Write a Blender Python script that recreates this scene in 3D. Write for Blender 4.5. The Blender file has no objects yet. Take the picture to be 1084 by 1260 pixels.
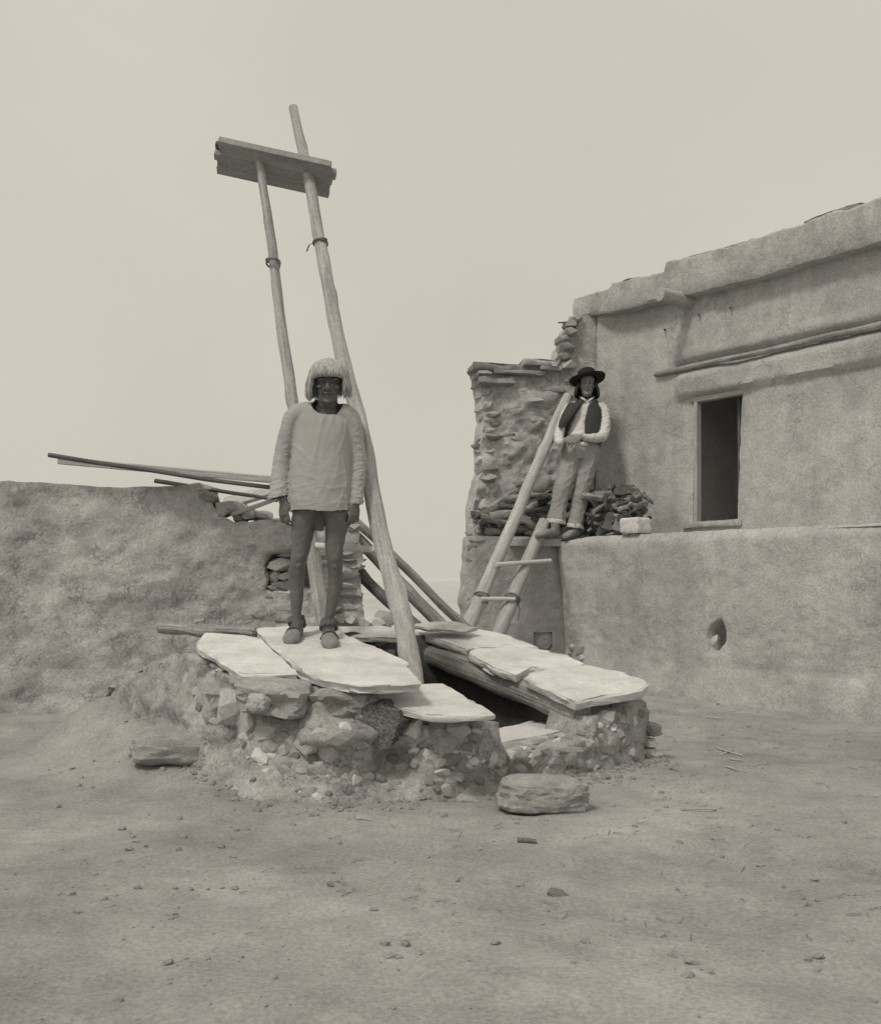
import bpy, math, random
from mathutils import Vector, Matrix, noise
from mathutils.bvhtree import BVHTree

R = math.radians
C = bpy.context.scene.collection
SC = bpy.context.scene

# ------------------------------------------------------------------ camera, sky, sun, exposure
F, CX, HY, CZ = 1300.0, 542.0, 712.0, 1.1        # focal length in pixels, optical axis, camera height


def P(px, py, Y):
    return Vector(((px - CX) / F * Y, Y, CZ + (HY - py) / F * Y))


def PP(px, py, c, s=0.2):
    """point on the sloping plane z - camera = c + s*Y"""
    v = (py - HY) / F
    return P(px, py, -c / (s + v))


cam = bpy.data.cameras.new('camera')
cam.sensor_width = 36.0
cam.sensor_fit = 'HORIZONTAL'
cam.lens = 36.0 * F / 1084.0
cam.shift_y = (HY - 630.0) / 1084.0
cam.clip_start = 0.1
cam.clip_end = 60000
co = bpy.data.objects.new('camera', cam)
C.objects.link(co)
co.location = (0, 0, CZ)
co.rotation_euler = (R(90), 0, 0)
SC.camera = co

SUN_EL, SUN_AZ = 54.0, -142.0      # azimuth measured from +Y (view direction) towards +X
world = bpy.data.worlds.new('World')
SC.world = world
world.use_nodes = True
wn, wl = world.node_tree.nodes, world.node_tree.links
bg = wn['Background']
sky = wn.new('ShaderNodeTexSky')
sky.sky_type = 'NISHITA'
sky.sun_disc = False
sky.sun_elevation = R(SUN_EL)
sky.sun_rotation = R(SUN_AZ)
sky.dust_density = 3.0
bw = wn.new('ShaderNodeRGBToBW')
wl.new(sky.outputs[0], bw.inputs[0])
tint = wn.new('ShaderNodeMix')
tint.data_type = 'RGBA'
tint.blend_type = 'MULTIPLY'
tint.inputs[0].default_value = 1.0
wl.new(bw.outputs[0], tint.inputs[6])
tint.inputs[7].default_value = (1.0, 0.955, 0.83, 1)
over = wn.new('ShaderNodeMix')
over.data_type = 'RGBA'
over.inputs[0].default_value = 0.90
wl.new(tint.outputs[2], over.inputs[6])
# thin even overcast with faint bright and dull patches
wtc = wn.new('ShaderNodeTexCoord')
wno = wn.new('ShaderNodeTexNoise')
wno.inputs['Scale'].default_value = 2.2
wno.inputs['Detail'].default_value = 5
wl.new(wtc.outputs['Generated'], wno.inputs['Vector'])
wmr = wn.new('ShaderNodeMapRange')
wmr.inputs[1].default_value, wmr.inputs[2].default_value = 0.3, 0.7
wmr.inputs[3].default_value, wmr.inputs[4].default_value = 0.93, 1.06
wl.new(wno.outputs['Fac'], wmr.inputs[0])
ocl = wn.new('ShaderNodeMix')
ocl.data_type = 'RGBA'
ocl.blend_type = 'MULTIPLY'
ocl.inputs[0].default_value = 1.0
ocl.inputs[6].default_value = (6.55, 6.15, 5.38, 1)
wl.new(wmr.outputs[0], ocl.inputs[7])
wl.new(ocl.outputs[2], over.inputs[7])
wl.new(over.outputs[2], bg.inputs[0])
bg.inputs[1].default_value = 0.1

sd = bpy.data.lights.new('sun', 'SUN')
sd.energy = 1.5
sd.angle = R(10)
sd.color = (1.0, 0.95, 0.84)
so = bpy.data.objects.new('sun', sd)
C.objects.link(so)
az, el = R(SUN_AZ), R(SUN_EL)
sv = Vector((math.sin(az) * math.cos(el), math.cos(az) * math.cos(el), math.sin(el)))
so.rotation_euler = sv.to_track_quat('Z', 'Y').to_euler()
so.location = (-5, -5, 12)

vs = SC.view_settings
vs.view_transform = 'Standard'
vs.look = 'None'
vs.exposure = 0.0
vs.gamma = 1.0
vs.use_curve_mapping = False
SC.cycles.max_bounces = 6
SC.cycles.volume_bounces = 1
SC.cycles.use_denoising = True

# ------------------------------------------------------------------ helpers
W = {}


def wmat(o):
    return W.get(o.name, Matrix.Identity(4))


def link(o, parent=None, M=None):
    M = M or Matrix.Identity(4)
    C.objects.link(o)
    if parent is not None:
        o.parent = parent
        o.matrix_parent_inverse = Matrix.Identity(4)
        o.matrix_basis = wmat(parent).inverted() @ M
    else:
        o.matrix_basis = M
    W[o.name] = M.copy()
    return o


def props(o, label=None, cat=None, group=None, kind=None):
    for k, v in (('label', label), ('category', cat), ('group', group), ('kind', kind)):
        if v:
            o[k] = v
    return o


def thing(name, loc, label, cat, group=None):
    o = bpy.data.objects.new(name, None)
    o.empty_display_size = 0.1
    link(o, None, Matrix.Translation(Vector(loc)))
    return props(o, label, cat, group)


def mesh(name, vs_, fs, mat, smooth=True, angle=45):
    me = bpy.data.meshes.new(name)
    me.from_pydata([tuple(v) for v in vs_], [], fs)
    me.validate()
    if mat:
        me.materials.append(mat)
    if smooth:
        for p in me.polygons:
            p.use_smooth = True
        if angle < 180:
            me.set_sharp_from_angle(angle=R(angle))
    return me


def mk(name, vs_, fs, mat, parent=None, M=None, smooth=True, angle=45, local=True):
    """vs_ in world space; stored relative to the object's own origin (M, else the parent's origin)"""
    if M is None and parent is not None:
        M = wmat(parent)
    if M is not None:
        inv = M.inverted()
        vs_ = [inv @ Vector(v) for v in vs_]
    o = bpy.data.objects.new(name, mesh(name, vs_, fs, mat, smooth, angle))
    return link(o, parent, M)


def centre_of(vs_):
    c = Vector((0, 0, 0))
    for v in vs_:
        c += Vector(v)
    return c / max(1, len(vs_))


def fbm(p, s=1.0, o=4, h=0.9):
    return noise.fractal(Vector(p) * s, h, 2.0, o)


def nz(p, s=1.0):
    return noise.noise(Vector(p) * s)


def sstep(a, b, x):
    if a == b:
        return 0.0 if x < a else 1.0
    t = min(1.0, max(0.0, (x - a) / (b - a)))
    return t * t * (3 - 2 * t)


def lerp(a, b, t):
    return a + (b - a) * t


def pl(pts, x):
    """piecewise linear"""
    if x <= pts[0][0]:
        return pts[0][1]
    for (a, va), (b, vb) in zip(pts, pts[1:]):
        if x <= b:
            return lerp(va, vb, (x - a) / (b - a) if b > a else 0)
    return pts[-1][1]


# ------------------------------------------------------------------ materials
def sep(v, warm=1.0):
    return (v * (1 + 0.01 * warm), v, v * (1 - 0.01 * warm), 1)


def material(name, v, var=0.25, scale=3.0, fine=60.0, finevar=0.15, bump=0.3, bdist=0.01, rough=0.95,
             stretch=(1, 1, 1), rand=0.0, crack=0.0, streak=0.0, fibre=0.0, pits=0.0, patch=0.0):
    m = bpy.data.materials.new(name)
    m.use_nodes = True
    n, l = m.node_tree.nodes, m.node_tree.links
    b = n['Principled BSDF']
    b.inputs['Roughness'].default_value = rough
    b.inputs['Specular IOR Level'].default_value = 0.15
    tc = n.new('ShaderNodeTexCoord')
    oi = n.new('ShaderNodeObjectInfo')
    add = n.new('ShaderNodeVectorMath')
    add.operation = 'MULTIPLY_ADD'
    l.new(oi.outputs['Random'], add.inputs[0])
    add.inputs[1].default_value = (17, 31, 23)
    l.new(tc.outputs['Object'], add.inputs[2])
    mp = n.new('ShaderNodeMapping')
    mp.inputs['Scale'].default_value = stretch
    l.new(add.outputs[0], mp.inputs[0])

    def nt(sc, det=6, ro=0.6, src=mp.outputs[0]):
        t = n.new('ShaderNodeTexNoise')
        t.inputs['Scale'].default_value = sc
        t.inputs['Detail'].default_value = det
        t.inputs['Roughness'].default_value = ro
        l.new(src, t.inputs['Vector'])
        return t

    def mth(op, a, c, d=None):
        t = n.new('ShaderNodeMath')
        t.operation = op
        for i, q in enumerate((a, c, d)):
            if q is None:
                continue
            if isinstance(q, (int, float)):
                t.inputs[i].default_value = q
            else:
                l.new(q, t.inputs[i])
        return t.outputs[0]

    def rng(src, lo, hi, a=0.3, c=0.7):
        t = n.new('ShaderNodeMapRange')
        t.inputs[1].default_value, t.inputs[2].default_value = a, c
        t.inputs[3].default_value, t.inputs[4].default_value = lo, hi
        l.new(src, t.inputs[0])
        return t.outputs[0]

    big = nt(scale)
    fin = nt(fine, 4, 0.7)
    f = mth('MULTIPLY', rng(big.outputs['Fac'], 1 - var, 1 + var), rng(fin.outputs['Fac'], 1 - finevar, 1 + finevar, 0.35, 0.65))
    hgt = mth('ADD', mth('MULTIPLY', big.outputs['Fac'], 1.0), mth('MULTIPLY', fin.outputs['Fac'], 0.45))
    mid = nt(scale * 5, 5, 0.65)
    hgt = mth('ADD', hgt, mth('MULTIPLY', mid.outputs['Fac'], 0.7))
    f = mth('MULTIPLY', f, rng(mid.outputs['Fac'], 1 - var * 0.5, 1 + var * 0.5))
    if patch:
        pn1 = nt(scale * 0.55, 6, 0.55)
        pm = rng(pn1.outputs['Fac'], 0, 1, 0.52, 0.56)
        f = mth('MULTIPLY', f, rng(pm, 1 + patch * 0.4, 1 - patch, 0, 1))
        hgt = mth('ADD', hgt, mth('MULTIPLY', pm, -1.2 * patch))
        pn2 = nt(scale * 2.1, 4, 0.5)
        f = mth('MULTIPLY', f, rng(pn2.outputs['Fac'], 1 + patch * 0.5, 1, 0.60, 0.64))
        hgt = mth('ADD', hgt, mth('MULTIPLY', rng(pn2.outputs['Fac'], 0, 1, 0.60, 0.64), 1.0 * patch))
    if rand:
        f = mth('MULTIPLY', f, rng(oi.outputs['Random'], 1 - rand, 1 + rand, 0, 1))
    if crack:
        vo = n.new('ShaderNodeTexVoronoi')
        vo.feature = 'DISTANCE_TO_EDGE'
        vo.inputs['Scale'].default_value = scale * 1.7
        wv = n.new('ShaderNodeVectorMath')
        wv.operation = 'MULTIPLY_ADD'
        l.new(mid.outputs['Color'], wv.inputs[0])
        wv.inputs[1].default_value = (0.25, 0.25, 0.25)
        l.new(mp.outputs[0], wv.inputs[2])
        l.new(wv.outputs[0], vo.inputs['Vector'])
        ck = rng(vo.outputs['Distance'], 0.0, 1.0, 0.0, 0.03)
        msk = rng(nt(scale * 0.8, 2).outputs['Fac'], 0, 1, 0.5, 0.6)
        ck = mth('SUBTRACT', 1.0, mth('MULTIPLY', mth('SUBTRACT', 1.0, ck), msk))
        f = mth('MULTIPLY', f, rng(ck, 1 - crack, 1.0, 0, 1))
        hgt = mth('ADD', hgt, mth('MULTIPLY', ck, crack))
    if streak:
        m2 = n.new('ShaderNodeMapping')
        m2.inputs['Scale'].default_value = (9, 9, 0.7)
        l.new(add.outputs[0], m2.inputs[0])
        st = nt(1.0, 5, 0.6, m2.outputs[0])
        f = mth('MULTIPLY', f, rng(st.outputs['Fac'], 1 - streak, 1 + streak))
    if fibre:
        m3 = n.new('ShaderNodeMapping')
        m3.inputs['Scale'].default_value = (70, 70, 2.2)
        l.new(add.outputs[0], m3.inputs[0])
        fb = nt(1.0, 5, 0.6, m3.outputs[0])
        f = mth('MULTIPLY', f, rng(fb.outputs['Fac'], 1 - fibre, 1 + fibre * 0.6, 0.3, 0.65))
        hgt = mth('ADD', hgt, mth('MULTIPLY', fb.outputs['Fac'], 1.2))
    if pits:
        vp = n.new('ShaderNodeTexVoronoi')
        vp.inputs['Scale'].default_value = fine * 0.5
        l.new(mp.outputs[0], vp.inputs['Vector'])
        pt = rng(vp.outputs['Distance'], 1 - pits, 1.0, 0.05, 0.3)
        f = mth('MULTIPLY', f, pt)
        hgt = mth('ADD', hgt, pt)
    col = n.new('ShaderNodeMix')
    col.data_type = 'RGBA'
    col.blend_type = 'MULTIPLY'
    col.inputs[0].default_value = 1
    col.inputs[6].default_value = sep(v)
    l.new(f, col.inputs[7])
    l.new(col.outputs[2], b.inputs['Base Color'])
    bp = n.new('ShaderNodeBump')
    bp.inputs['Strength'].default_value = bump
    bp.inputs['Distance'].default_value = bdist
    l.new(hgt, bp.inputs['Height'])
    l.new(bp.outputs[0], b.inputs['Normal'])
    return m


M = {}
M['earth'] = material('trodden_earth', 0.31, 0.22, 1.3, 60, 0.18, 0.7, 0.015, pits=0.06, patch=0.06)
M['mud'] = material('rough_mud', 0.36, 0.30, 5, 70, 0.22, 0.7, 0.018, crack=0.35)
M['adobe'] = material('adobe_plaster', 0.43, 0.13, 2.0, 50, 0.16, 0.8, 0.02, streak=0.06, crack=0.16, patch=0.08)
M['adobe_old'] = material('worn_adobe', 0.43, 0.17, 4.0, 55, 0.18, 0.8, 0.02, crack=0.25, patch=0.10)
M['coping'] = material('coping_plaster', 0.43, 0.20, 4.0, 60, 0.18, 0.7, 0.02)
M['slab'] = material('pale_flagstone', 0.64, 0.17, 3.5, 90, 0.10, 0.7, 0.012, stretch=(1, 1, 4), crack=0.10)
M['root'] = material('shaggy_old_root', 0.22, 0.35, 14, 120, 0.35, 1.0, 0.02, fibre=0.5)
M['stone'] = material('sandstone', 0.42, 0.22, 9, 120, 0.18, 0.7, 0.012, rand=0.38)
M['stone_pale'] = material('pale_sandstone', 0.62, 0.15, 9, 120, 0.15, 0.5, 0.010, rand=0.15)
M['rock'] = material('grey_rock', 0.33, 0.22, 7, 90, 0.22, 0.8, 0.012, stretch=(1, 1, 2.5))
M['wood'] = material('weathered_pole', 0.44, 0.12, 3.0, 60, 0.12, 0.5, 0.006, fibre=0.30, rand=0.08)
M['rung'] = material('hand_worn_rung', 0.60, 0.12, 3.0, 60, 0.12, 0.4, 0.004, fibre=0.2)
M['board'] = material('weathered_board', 0.30, 0.15, 3.0, 60, 0.12, 0.3, 0.004, fibre=0.2)
M['timber'] = material('weathered_timber', 0.33, 0.20, 4.0, 60, 0.15, 0.9, 0.012, fibre=0.45)
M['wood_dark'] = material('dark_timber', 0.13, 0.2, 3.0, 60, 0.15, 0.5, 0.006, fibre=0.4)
M['firewood'] = material('juniper_firewood', 0.23, 0.25, 6.0, 60, 0.2, 0.8, 0.01, fibre=0.45, rand=0.55)
M['rope'] = material('rawhide_lashing', 0.17, 0.2, 20, 200, 0.2, 0.5, 0.003)
M['skin'] = material('dark_weathered_skin', 0.125, 0.14, 9, 160, 0.14, 0.6, 0.004, rough=0.42)
M['skin'].node_tree.nodes['Principled BSDF'].inputs['Specular IOR Level'].default_value = 0.42
M['skin2'] = material('brown_skin', 0.24, 0.10, 9, 160, 0.10, 0.3, 0.003, rough=0.6)
M['eye'] = material('dark_eye', 0.03, 0.1, 9, 160, 0.1, 0.1, 0.001, rough=0.3)
M['cloth'] = material('grey_cotton', 0.375, 0.07, 4, 220, 0.08, 0.35, 0.004)
M['trim'] = material('pale_hem', 0.62, 0.05, 6, 200, 0.06, 0.3, 0.002)
M['hair1'] = material('grey_hair', 0.46, 0.35, 14, 200, 0.25, 0.3, 0.002, rough=0.6, stretch=(8, 8, 0.6))
M['hair2'] = material('black_hair', 0.035, 0.1, 8, 200, 0.2, 0.3, 0.002, rough=0.5)
M['hide'] = material('worn_buckskin', 0.25, 0.2, 14, 150, 0.15, 0.5, 0.004)
M['hide_dark'] = material('dark_buckskin', 0.11, 0.2, 14, 150, 0.15, 0.5, 0.004)
M['white_cloth'] = material('white_cotton_shirt', 0.62, 0.06, 7, 200, 0.06, 0.3, 0.003)
M['felt'] = material('black_felt', 0.03, 0.12, 6, 200, 0.15, 0.3, 0.002)
M['wool'] = material('dark_wool', 0.06, 0.15, 7, 200, 0.2, 0.4, 0.003)
M['denim'] = material('pale_canvas_trousers', 0.33, 0.12, 6, 200, 0.10, 0.4, 0.004)
M['metal'] = material('pale_buckle', 0.8, 0.05, 9, 100, 0.05, 0.1, 0.001, rough=0.35)
M['inside'] = material('whitewashed_room', 0.52, 0.15, 2, 40, 0.1, 0.4, 0.01)
M['pit'] = material('pit_shade', 0.09, 0.2, 3, 40, 0.1, 0.6, 0.02)  # shade within the roof opening and the small wall hole, painted as dark colour
M['valley'] = material('pale_desert_plain', 0.50, 0.1, 0.002, 0.02, 0.1, 0.0, 0.01)


# ------------------------------------------------------------------ shape makers
def pole(name, p0, p1, r0, r1, mat, parent=None, seed=0, wob=0.012, sides=12, rough=0.10, knots=3, flat=1.0, rings=None,
         bend=None):
    """round timber from p0 to p1, its own Z along the length so the grain follows it"""
    p0, p1 = Vector(p0), Vector(p1)
    d = p1 - p0
    L = d.length
    q = d.to_track_quat('Z', 'Y')
    Mx = Matrix.Translation(p0) @ q.to_matrix().to_4x4()
    rnd = random.Random(seed)
    n = rings or max(6, int(L / 0.09))
    kn = [(rnd.uniform(0.08, 0.95) * L, rnd.uniform(0, 6.28), rnd.uniform(0.14, 0.40)) for _ in range(knots)]
    vs_, fs = [], []
    for i in range(n + 1):
        t = i / n
        z = t * L
        r = lerp(r0, r1, t)
        ox = nz((seed * 3.1, z * 1.3, 0.3)) * wob * 2.2
        oy = nz((seed * 5.7, z * 1.3, 9.3)) * wob * 2.2
        if bend:
            k = math.sin(math.pi * t)
            ox += bend[0] * k
            oy += bend[1] * k
        for j in range(sides):
            a = 2 * math.pi * j / sides
            rr = r * (1 + rough * nz((math.cos(a) * 1.4 + seed, math.sin(a) * 1.4, z * 5)) + rough * 0.6 * nz((math.cos(a) * 4, math.sin(a) * 4 + seed, z * 1.1)))
            for kz, ka, kr in kn:
                dz = (z - kz) / (r * 1.3)
                da = math.cos(a - ka)
                if abs(dz) < 3 and da > 0:
                    rr += r * kr * math.exp(-dz * dz * 2) * da ** 4
            vs_.append((ox + rr * math.cos(a), oy + rr * math.sin(a) * flat, z))
    for i in range(n):
        for j in range(sides):
            a, b = i * sides + j, i * sides + (j + 1) % sides
            fs.append((a, b, b + sides, a + sides))
    fs.append(tuple(reversed(range(sides))))
    fs.append(tuple(range(n * sides, (n + 1) * sides)))
    o = bpy.data.objects.new(name, mesh(name, vs_, fs, mat, True, 60))
    return link(o, parent, Mx)


def slab_geo(pts, thick, seed=0, jit=0.012, layers=3, step=0.045, up=None):
    rnd = random.Random(seed)
    c = centre_of(pts)
    nrm = Vector((0, 0, 0))
    for a, b in zip(pts, pts[1:] + pts[:1]):
        nrm += (a - c).cross(b - c)
    nrm.normalize()
    if nrm.z < 0:
        pts = list(reversed(pts))
        nrm = -nrm
    ring = []
    for a, b in zip(pts, pts[1:] + pts[:1]):
        k = max(1, int((b - a).length / step))
        for i in range(k):
            ring.append(a.lerp(b, i / k))
    n = len(ring)
    sm = []
    for i in range(n):                              # soften corners a little
        sm.append(ring[i] * 0.9 + (ring[i - 1] + ring[(i + 1) % n]) * 0.05)
    ring = sm
    vs_, fs = [], []
    rows = []

    def put(row):
        s = len(vs_)
        vs_.extend(row)
        rows.append(s)

    put([c + nrm * 0.004])
    for fac in (0.35, 0.65, 0.88, 0.965):
        put([c.lerp(p, fac) + nrm * (0.010 * nz((p * fac) + Vector((seed, 0, 0)), 5) + 0.004 * nz(p * fac, 19)) for p in ring])
    prof = [(-0.0, 0.12)] + [((i + 0.5) / layers, 1.0) for i in range(layers)] + [(1.0, 0.2)]
    for li, (dep, out) in enumerate(prof):
        row = []
        off = rnd.uniform(-0.5, 0.5)
        for i, p in enumerate(ring):
            o = (p - c)
            o -= nrm * o.dot(nrm)
            o.normalize()
            k = jit * (nz(p * 9 + Vector((0, seed, li * 7.7))) + 0.8 * nz(p * 30 + Vector((0, seed, li * 3.7))) + 0.9 * nz(p * 4 + Vector((seed, 0, 0))) + off * 0.5) * 1.2
            ease = -0.22 * thick if li in (0, len(prof) - 1) else 0.0
            row.append(p + o * (k + ease) - nrm * thick * (dep + 0.07 * nz(p * 6 + Vector((seed, li, 0)))))
        put(row)
    put([c - nrm * thick])
    for j in range(n):
        fs.append((rows[0], rows[1] + j, rows[1] + (j + 1) % n))
    for a, b in zip(rows[1:-2], rows[2:-1]):
        for j in range(n):
            fs.append((a + j, b + j, b + (j + 1) % n, a + (j + 1) % n))
    for j in range(n):
        fs.append((rows[-2] + j, rows[-1], rows[-2] + (j + 1) % n))
    return vs_, fs


def slab(name, pts, thick, mat, parent=None, seed=0, jit=0.012, layers=3, label=None, cat=None, group=None, step=0.045):
    vs_, fs = slab_geo([Vector(p) for p in pts], thick, seed, jit, layers, step)
    o = mk(name, vs_, fs, mat, parent, Matrix.Translation(centre_of(pts)), True, 50)
    return props(o, label, cat, group)


def hull_mesh(name, seed, mat, n=20, e=3.5, jitter=0.18):
    """angular stone about 1x1x1 (half-size .5), few faces"""
    import bmesh
    rnd = random.Random(seed)
    bm = bmesh.new()
    for i in range(n):
        z = 1 - 2 * (i + 0.5) / n
        a = i * 2.39996 + rnd.uniform(-.3, .3)
        r = math.sqrt(max(0, 1 - z * z))
        v = Vector((r * math.cos(a), r * math.sin(a), z))
        k = (abs(v.x) ** e + abs(v.y) ** e + abs(v.z) ** e) ** (1 / e)
        v = v / k * 0.5 * (1 + rnd.uniform(-jitter, jitter))
        bm.verts.new(v)
    bmesh.ops.convex_hull(bm, input=bm.verts[:])
    for v in [v for v in bm.verts if not v.link_faces]:
        bm.verts.remove(v)
    bmesh.ops.recalc_face_normals(bm, faces=bm.faces[:])
    bmesh.ops.bevel(bm, geom=bm.edges[:], offset=0.035, segments=1, affect='EDGES') if n < 10 else None
    me = bpy.data.meshes.new(name)
    bm.to_mesh(me)
    bm.free()
    me.materials.append(mat)
    for p in me.polygons:
        p.use_smooth = True
    me.set_sharp_from_angle(angle=R(18))
    return me


ROCKS = [hull_mesh('stone', 100 + i, M['stone'], 13 + (i % 4) * 2, 2.8 + (i % 4) * 1.1, 0.24) for i in range(12)]
PALE = [hull_mesh('stone', 200 + i, M['stone_pale'], 12 + (i % 3) * 2, 2.6 + (i % 3), 0.26) for i in range(6)]
SLABR = [hull_mesh('stone', 300 + i, M['stone'], 22, 5.0, 0.14) for i in range(8)]
SROOT = random.Random(77)


def stone_at(loc, size, nrm=None, parent=None, roll=0.0, meshes=None, name='stone', yaw=None):
    """size: (along wall, depth, height); nrm: horizontal outward direction"""
    me = SROOT.choice(meshes or ROCKS)
    o = bpy.data.objects.new(name, me)
    yaw = math.atan2(nrm.x, -nrm.y) if nrm is not None else (yaw or 0.0)
    flip = SROOT.choice((-1, 1))
    Mx = (Matrix.Translation(loc) @ Matrix.Rotation(yaw, 4, 'Z') @ Matrix.Rotation(roll, 4, 'Y')
          @ Matrix.Diagonal((size[0] * flip, size[1], size[2], 1)))
    if flip < 0:
        Mx = Mx @ Matrix.Diagonal((1, 1, 1, 1))
    return link(o, parent, Mx)


def bvh_of(o):
    me = o.data
    Mx = wmat(o)
    return BVHTree.FromPolygons([Mx @ v.co for v in me.vertices], [tuple(p.vertices) for p in me.polygons])


CAMP = Vector((0, 0, CZ))


def hit(px, py, tree, default=None):
    d = Vector(((px - CX) / F, 1, (HY - py) / F)).normalized()
    loc, nrm, _, _ = tree.ray_cast(CAMP, d)
    if loc is None:
        return default, Vector((0, -1, 0))
    if nrm.dot(d) > 0:
        nrm = -nrm
    return loc, nrm


def wall_stones(lst, tree, parent, sink=0.25, depth=1.0):
    for it in lst:
        px, py, w, h = it[:4]
        ms = {'p': PALE, 's': SLABR}.get(it[4] if len(it) > 4 else '', ROCKS)
        roll = it[5] if len(it) > 5 else SROOT.uniform(-.15, .15)
        loc, n = hit(px, py, tree)
        if loc is None:
            continue
        k = loc.y / F
        nh = Vector((n.x, n.y, 0))
        nh = nh.normalized() if nh.length > .2 else Vector((0, -1, 0))
        dep = min(w, h) * k * 1.1 * depth + 0.02
        stone_at(loc - nh * dep * sink, (w * k * 1.12, dep, h * k * 1.12), nh, parent, roll, ms)


def panel(name, A, B, us, zs, disp, thick, mat, parent, mask=None, remap=None, both=True):
    """wall as a displaced grid with thickness; A,B ends (xy), us/zs grid lines, remap(u,z)->(u,z)"""
    A, B = Vector((A[0], A[1], 0)), Vector((B[0], B[1], 0))
    d = (B - A).normalized()
    out = Vector((d.y, -d.x, 0))
    if out.dot(-A) < 0:
        out = -out
    vs_, fs = [], []
    nu, nzv = len(us), len(zs)
    for z in zs:
        for u in us:
            uu, zz = remap(u, z) if remap else (u, z)
            p = A + d * uu + Vector((0, 0, zz))
            vs_.append(p + out * disp(uu, zz))
    N = len(vs_)
    for z in zs:
        for u in us:
            uu, zz = remap(u, z) if remap else (u, z)
            vs_.append(A + d * uu + Vector((0, 0, zz)) - out * thick)
    edge = {}
    for i in range(nzv - 1):
        for j in range(nu - 1):
            if mask and not mask((us[j] + us[j + 1]) / 2, (zs[i] + zs[i + 1]) / 2):
                continue
            a = i * nu + j
            q = (a, a + 1, a + 1 + nu, a + nu)
            fs.append(q)
            fs.append(tuple(N + x for x in reversed(q)))
            for e0, e1 in zip(q, q[1:] + q[:1]):
                if (e1, e0) in edge:
                    del edge[(e1, e0)]
                else:
                    edge[(e0, e1)] = 1
    for e0, e1 in edge:
        fs.append((e1, e0, N + e0, N + e1))
    o = mk(name, vs_, fs, mat, parent, Matrix.Translation(A), True, 55)
    return o, d, out, A


def brk(*pts, res=0.03):
    out = []
    for a, b in zip(pts, pts[1:]):
        k = max(1, int(round((b - a) / res)))
        out += [a + (b - a) * i / k for i in range(k)]
    return out + [pts[-1]]


def wuz(px, py, A, d):
    """pixel ray meets vertical plane through A (xy) with direction d -> (u, z)"""
    k = (px - CX) / F
    # A.x + d.x t = k (A.y + d.y t)
    t = (k * A[1] - A[0]) / (d[0] - k * d[1])
    Y = A[1] + d[1] * t
    return t, CZ + (HY - py) / F * Y


# ------------------------------------------------------------------ the ground
KIVA = [(-1.42, 6.30), (-0.95, 5.50), (-0.5, 5.2), (0.0, 5.4), (0.75, 5.95), (1.1, 6.35), (0.1, 7.45), (-0.3, 7.2), (-0.9, 6.8)]


def inpoly(x, y, poly):
    r = False
    for (x0, y0), (x1, y1) in zip(poly, poly[1:] + poly[:1]):
        if (y0 > y) != (y1 > y) and x < (x1 - x0) * (y - y0) / (y1 - y0) + x0:
            r = not r
    return r


def seg_d(x, y, a, b):
    ax, ay, bx, by = a[0], a[1], b[0], b[1]
    t = max(0, min(1, ((x - ax) * (bx - ax) + (y - ay) * (by - ay)) / ((bx - ax) ** 2 + (by - ay) ** 2)))
    return math.hypot(x - ax - t * (bx - ax), y - ay - t * (by - ay)), t


def gz(x, y):
    z = 0.03 * fbm((x, y, 0), 0.6, 3) + 0.012 * fbm((x, y, 4), 3.0, 3) + 0.005 * fbm((x, y, 8), 11, 2)
    z += 0.07 * sstep(6.5, 9.5, y)
    z += 0.022 * abs(nz((x, y, 6), 1.9)) - 0.014 * max(0, nz((x, y * 1.3, 9), 4.5))
    dd, t = seg_d(x, y, (-2.1, 6.7), (-1.0, 5.35))          # earth banked against the left of the hatchway
    z += lerp(0.36, 0.03, t) * math.exp(-(dd / 0.34) ** 2) * (1 + 0.22 * fbm((x, y, 2), 3.5, 3))
    dd, t = seg_d(x, y, (-0.62, 5.0), (0.8, 5.9))
    z += 0.015 * math.exp(-(dd / 0.25) ** 2)
    z -= 0.035 * math.exp(-((y - 3.9 - 0.12 * x) / 0.5) ** 2) * sstep(-0.2, 1.0, x)
    if y > 13:
        z -= 62 * sstep(13, 40, y)
    if abs(x) > 9:
        z -= 62 * sstep(12, 45, abs(x))
    return z


def spaced(lo, a, b, hi, fine, grow=1.25):
    xs = brk(a, b, res=fine)
    s, v = fine, b
    while v < hi:
        s *= grow
        v += s
        xs.append(v)
    s, v = fine, a
    pre = []
    while v > lo:
        s *= grow
        v -= s
        pre.append(v)
    return list(reversed(pre)) + xs


gx = spaced(-60, -2.9, 3.4, 60, 0.045)
gy = spaced(-60, 2.5, 9.6, 60, 0.045)
gv = [(x, y, gz(x, y)) for y in gy for x in gx]
gf = []
HOLE = [(-1.2, 6.3), (-0.85, 5.7), (-0.45, 5.45), (-0.05, 5.55), (0.7, 6.1), (0.85, 6.4), (0.1, 7.2), (-0.3, 7.0), (-0.9, 6.65)]
for i in range(len(gy) - 1):
    for j in range(len(gx) - 1):
        if inpoly((gx[j] + gx[j + 1]) / 2, (gy[i] + gy[i + 1]) / 2, HOLE):
            continue
        a = i * len(gx) + j
        gf.append((a, a + 1, a + 1 + len(gx), a + len(gx)))
ground = mk('ground', gv, gf, M['earth'], None, None, True, 180)
props(ground, kind='structure', label='trodden bare earth of the village yard')
GT = bvh_of(ground)
S = 26000
valley = mk('desert_plain', [(-S, -S, -58), (S, -S, -58), (S, S, -58), (-S, S, -58)], [(0, 1, 2, 3)], M['valley'])
props(valley, kind='structure', label='pale desert plain far below the mesa')

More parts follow.
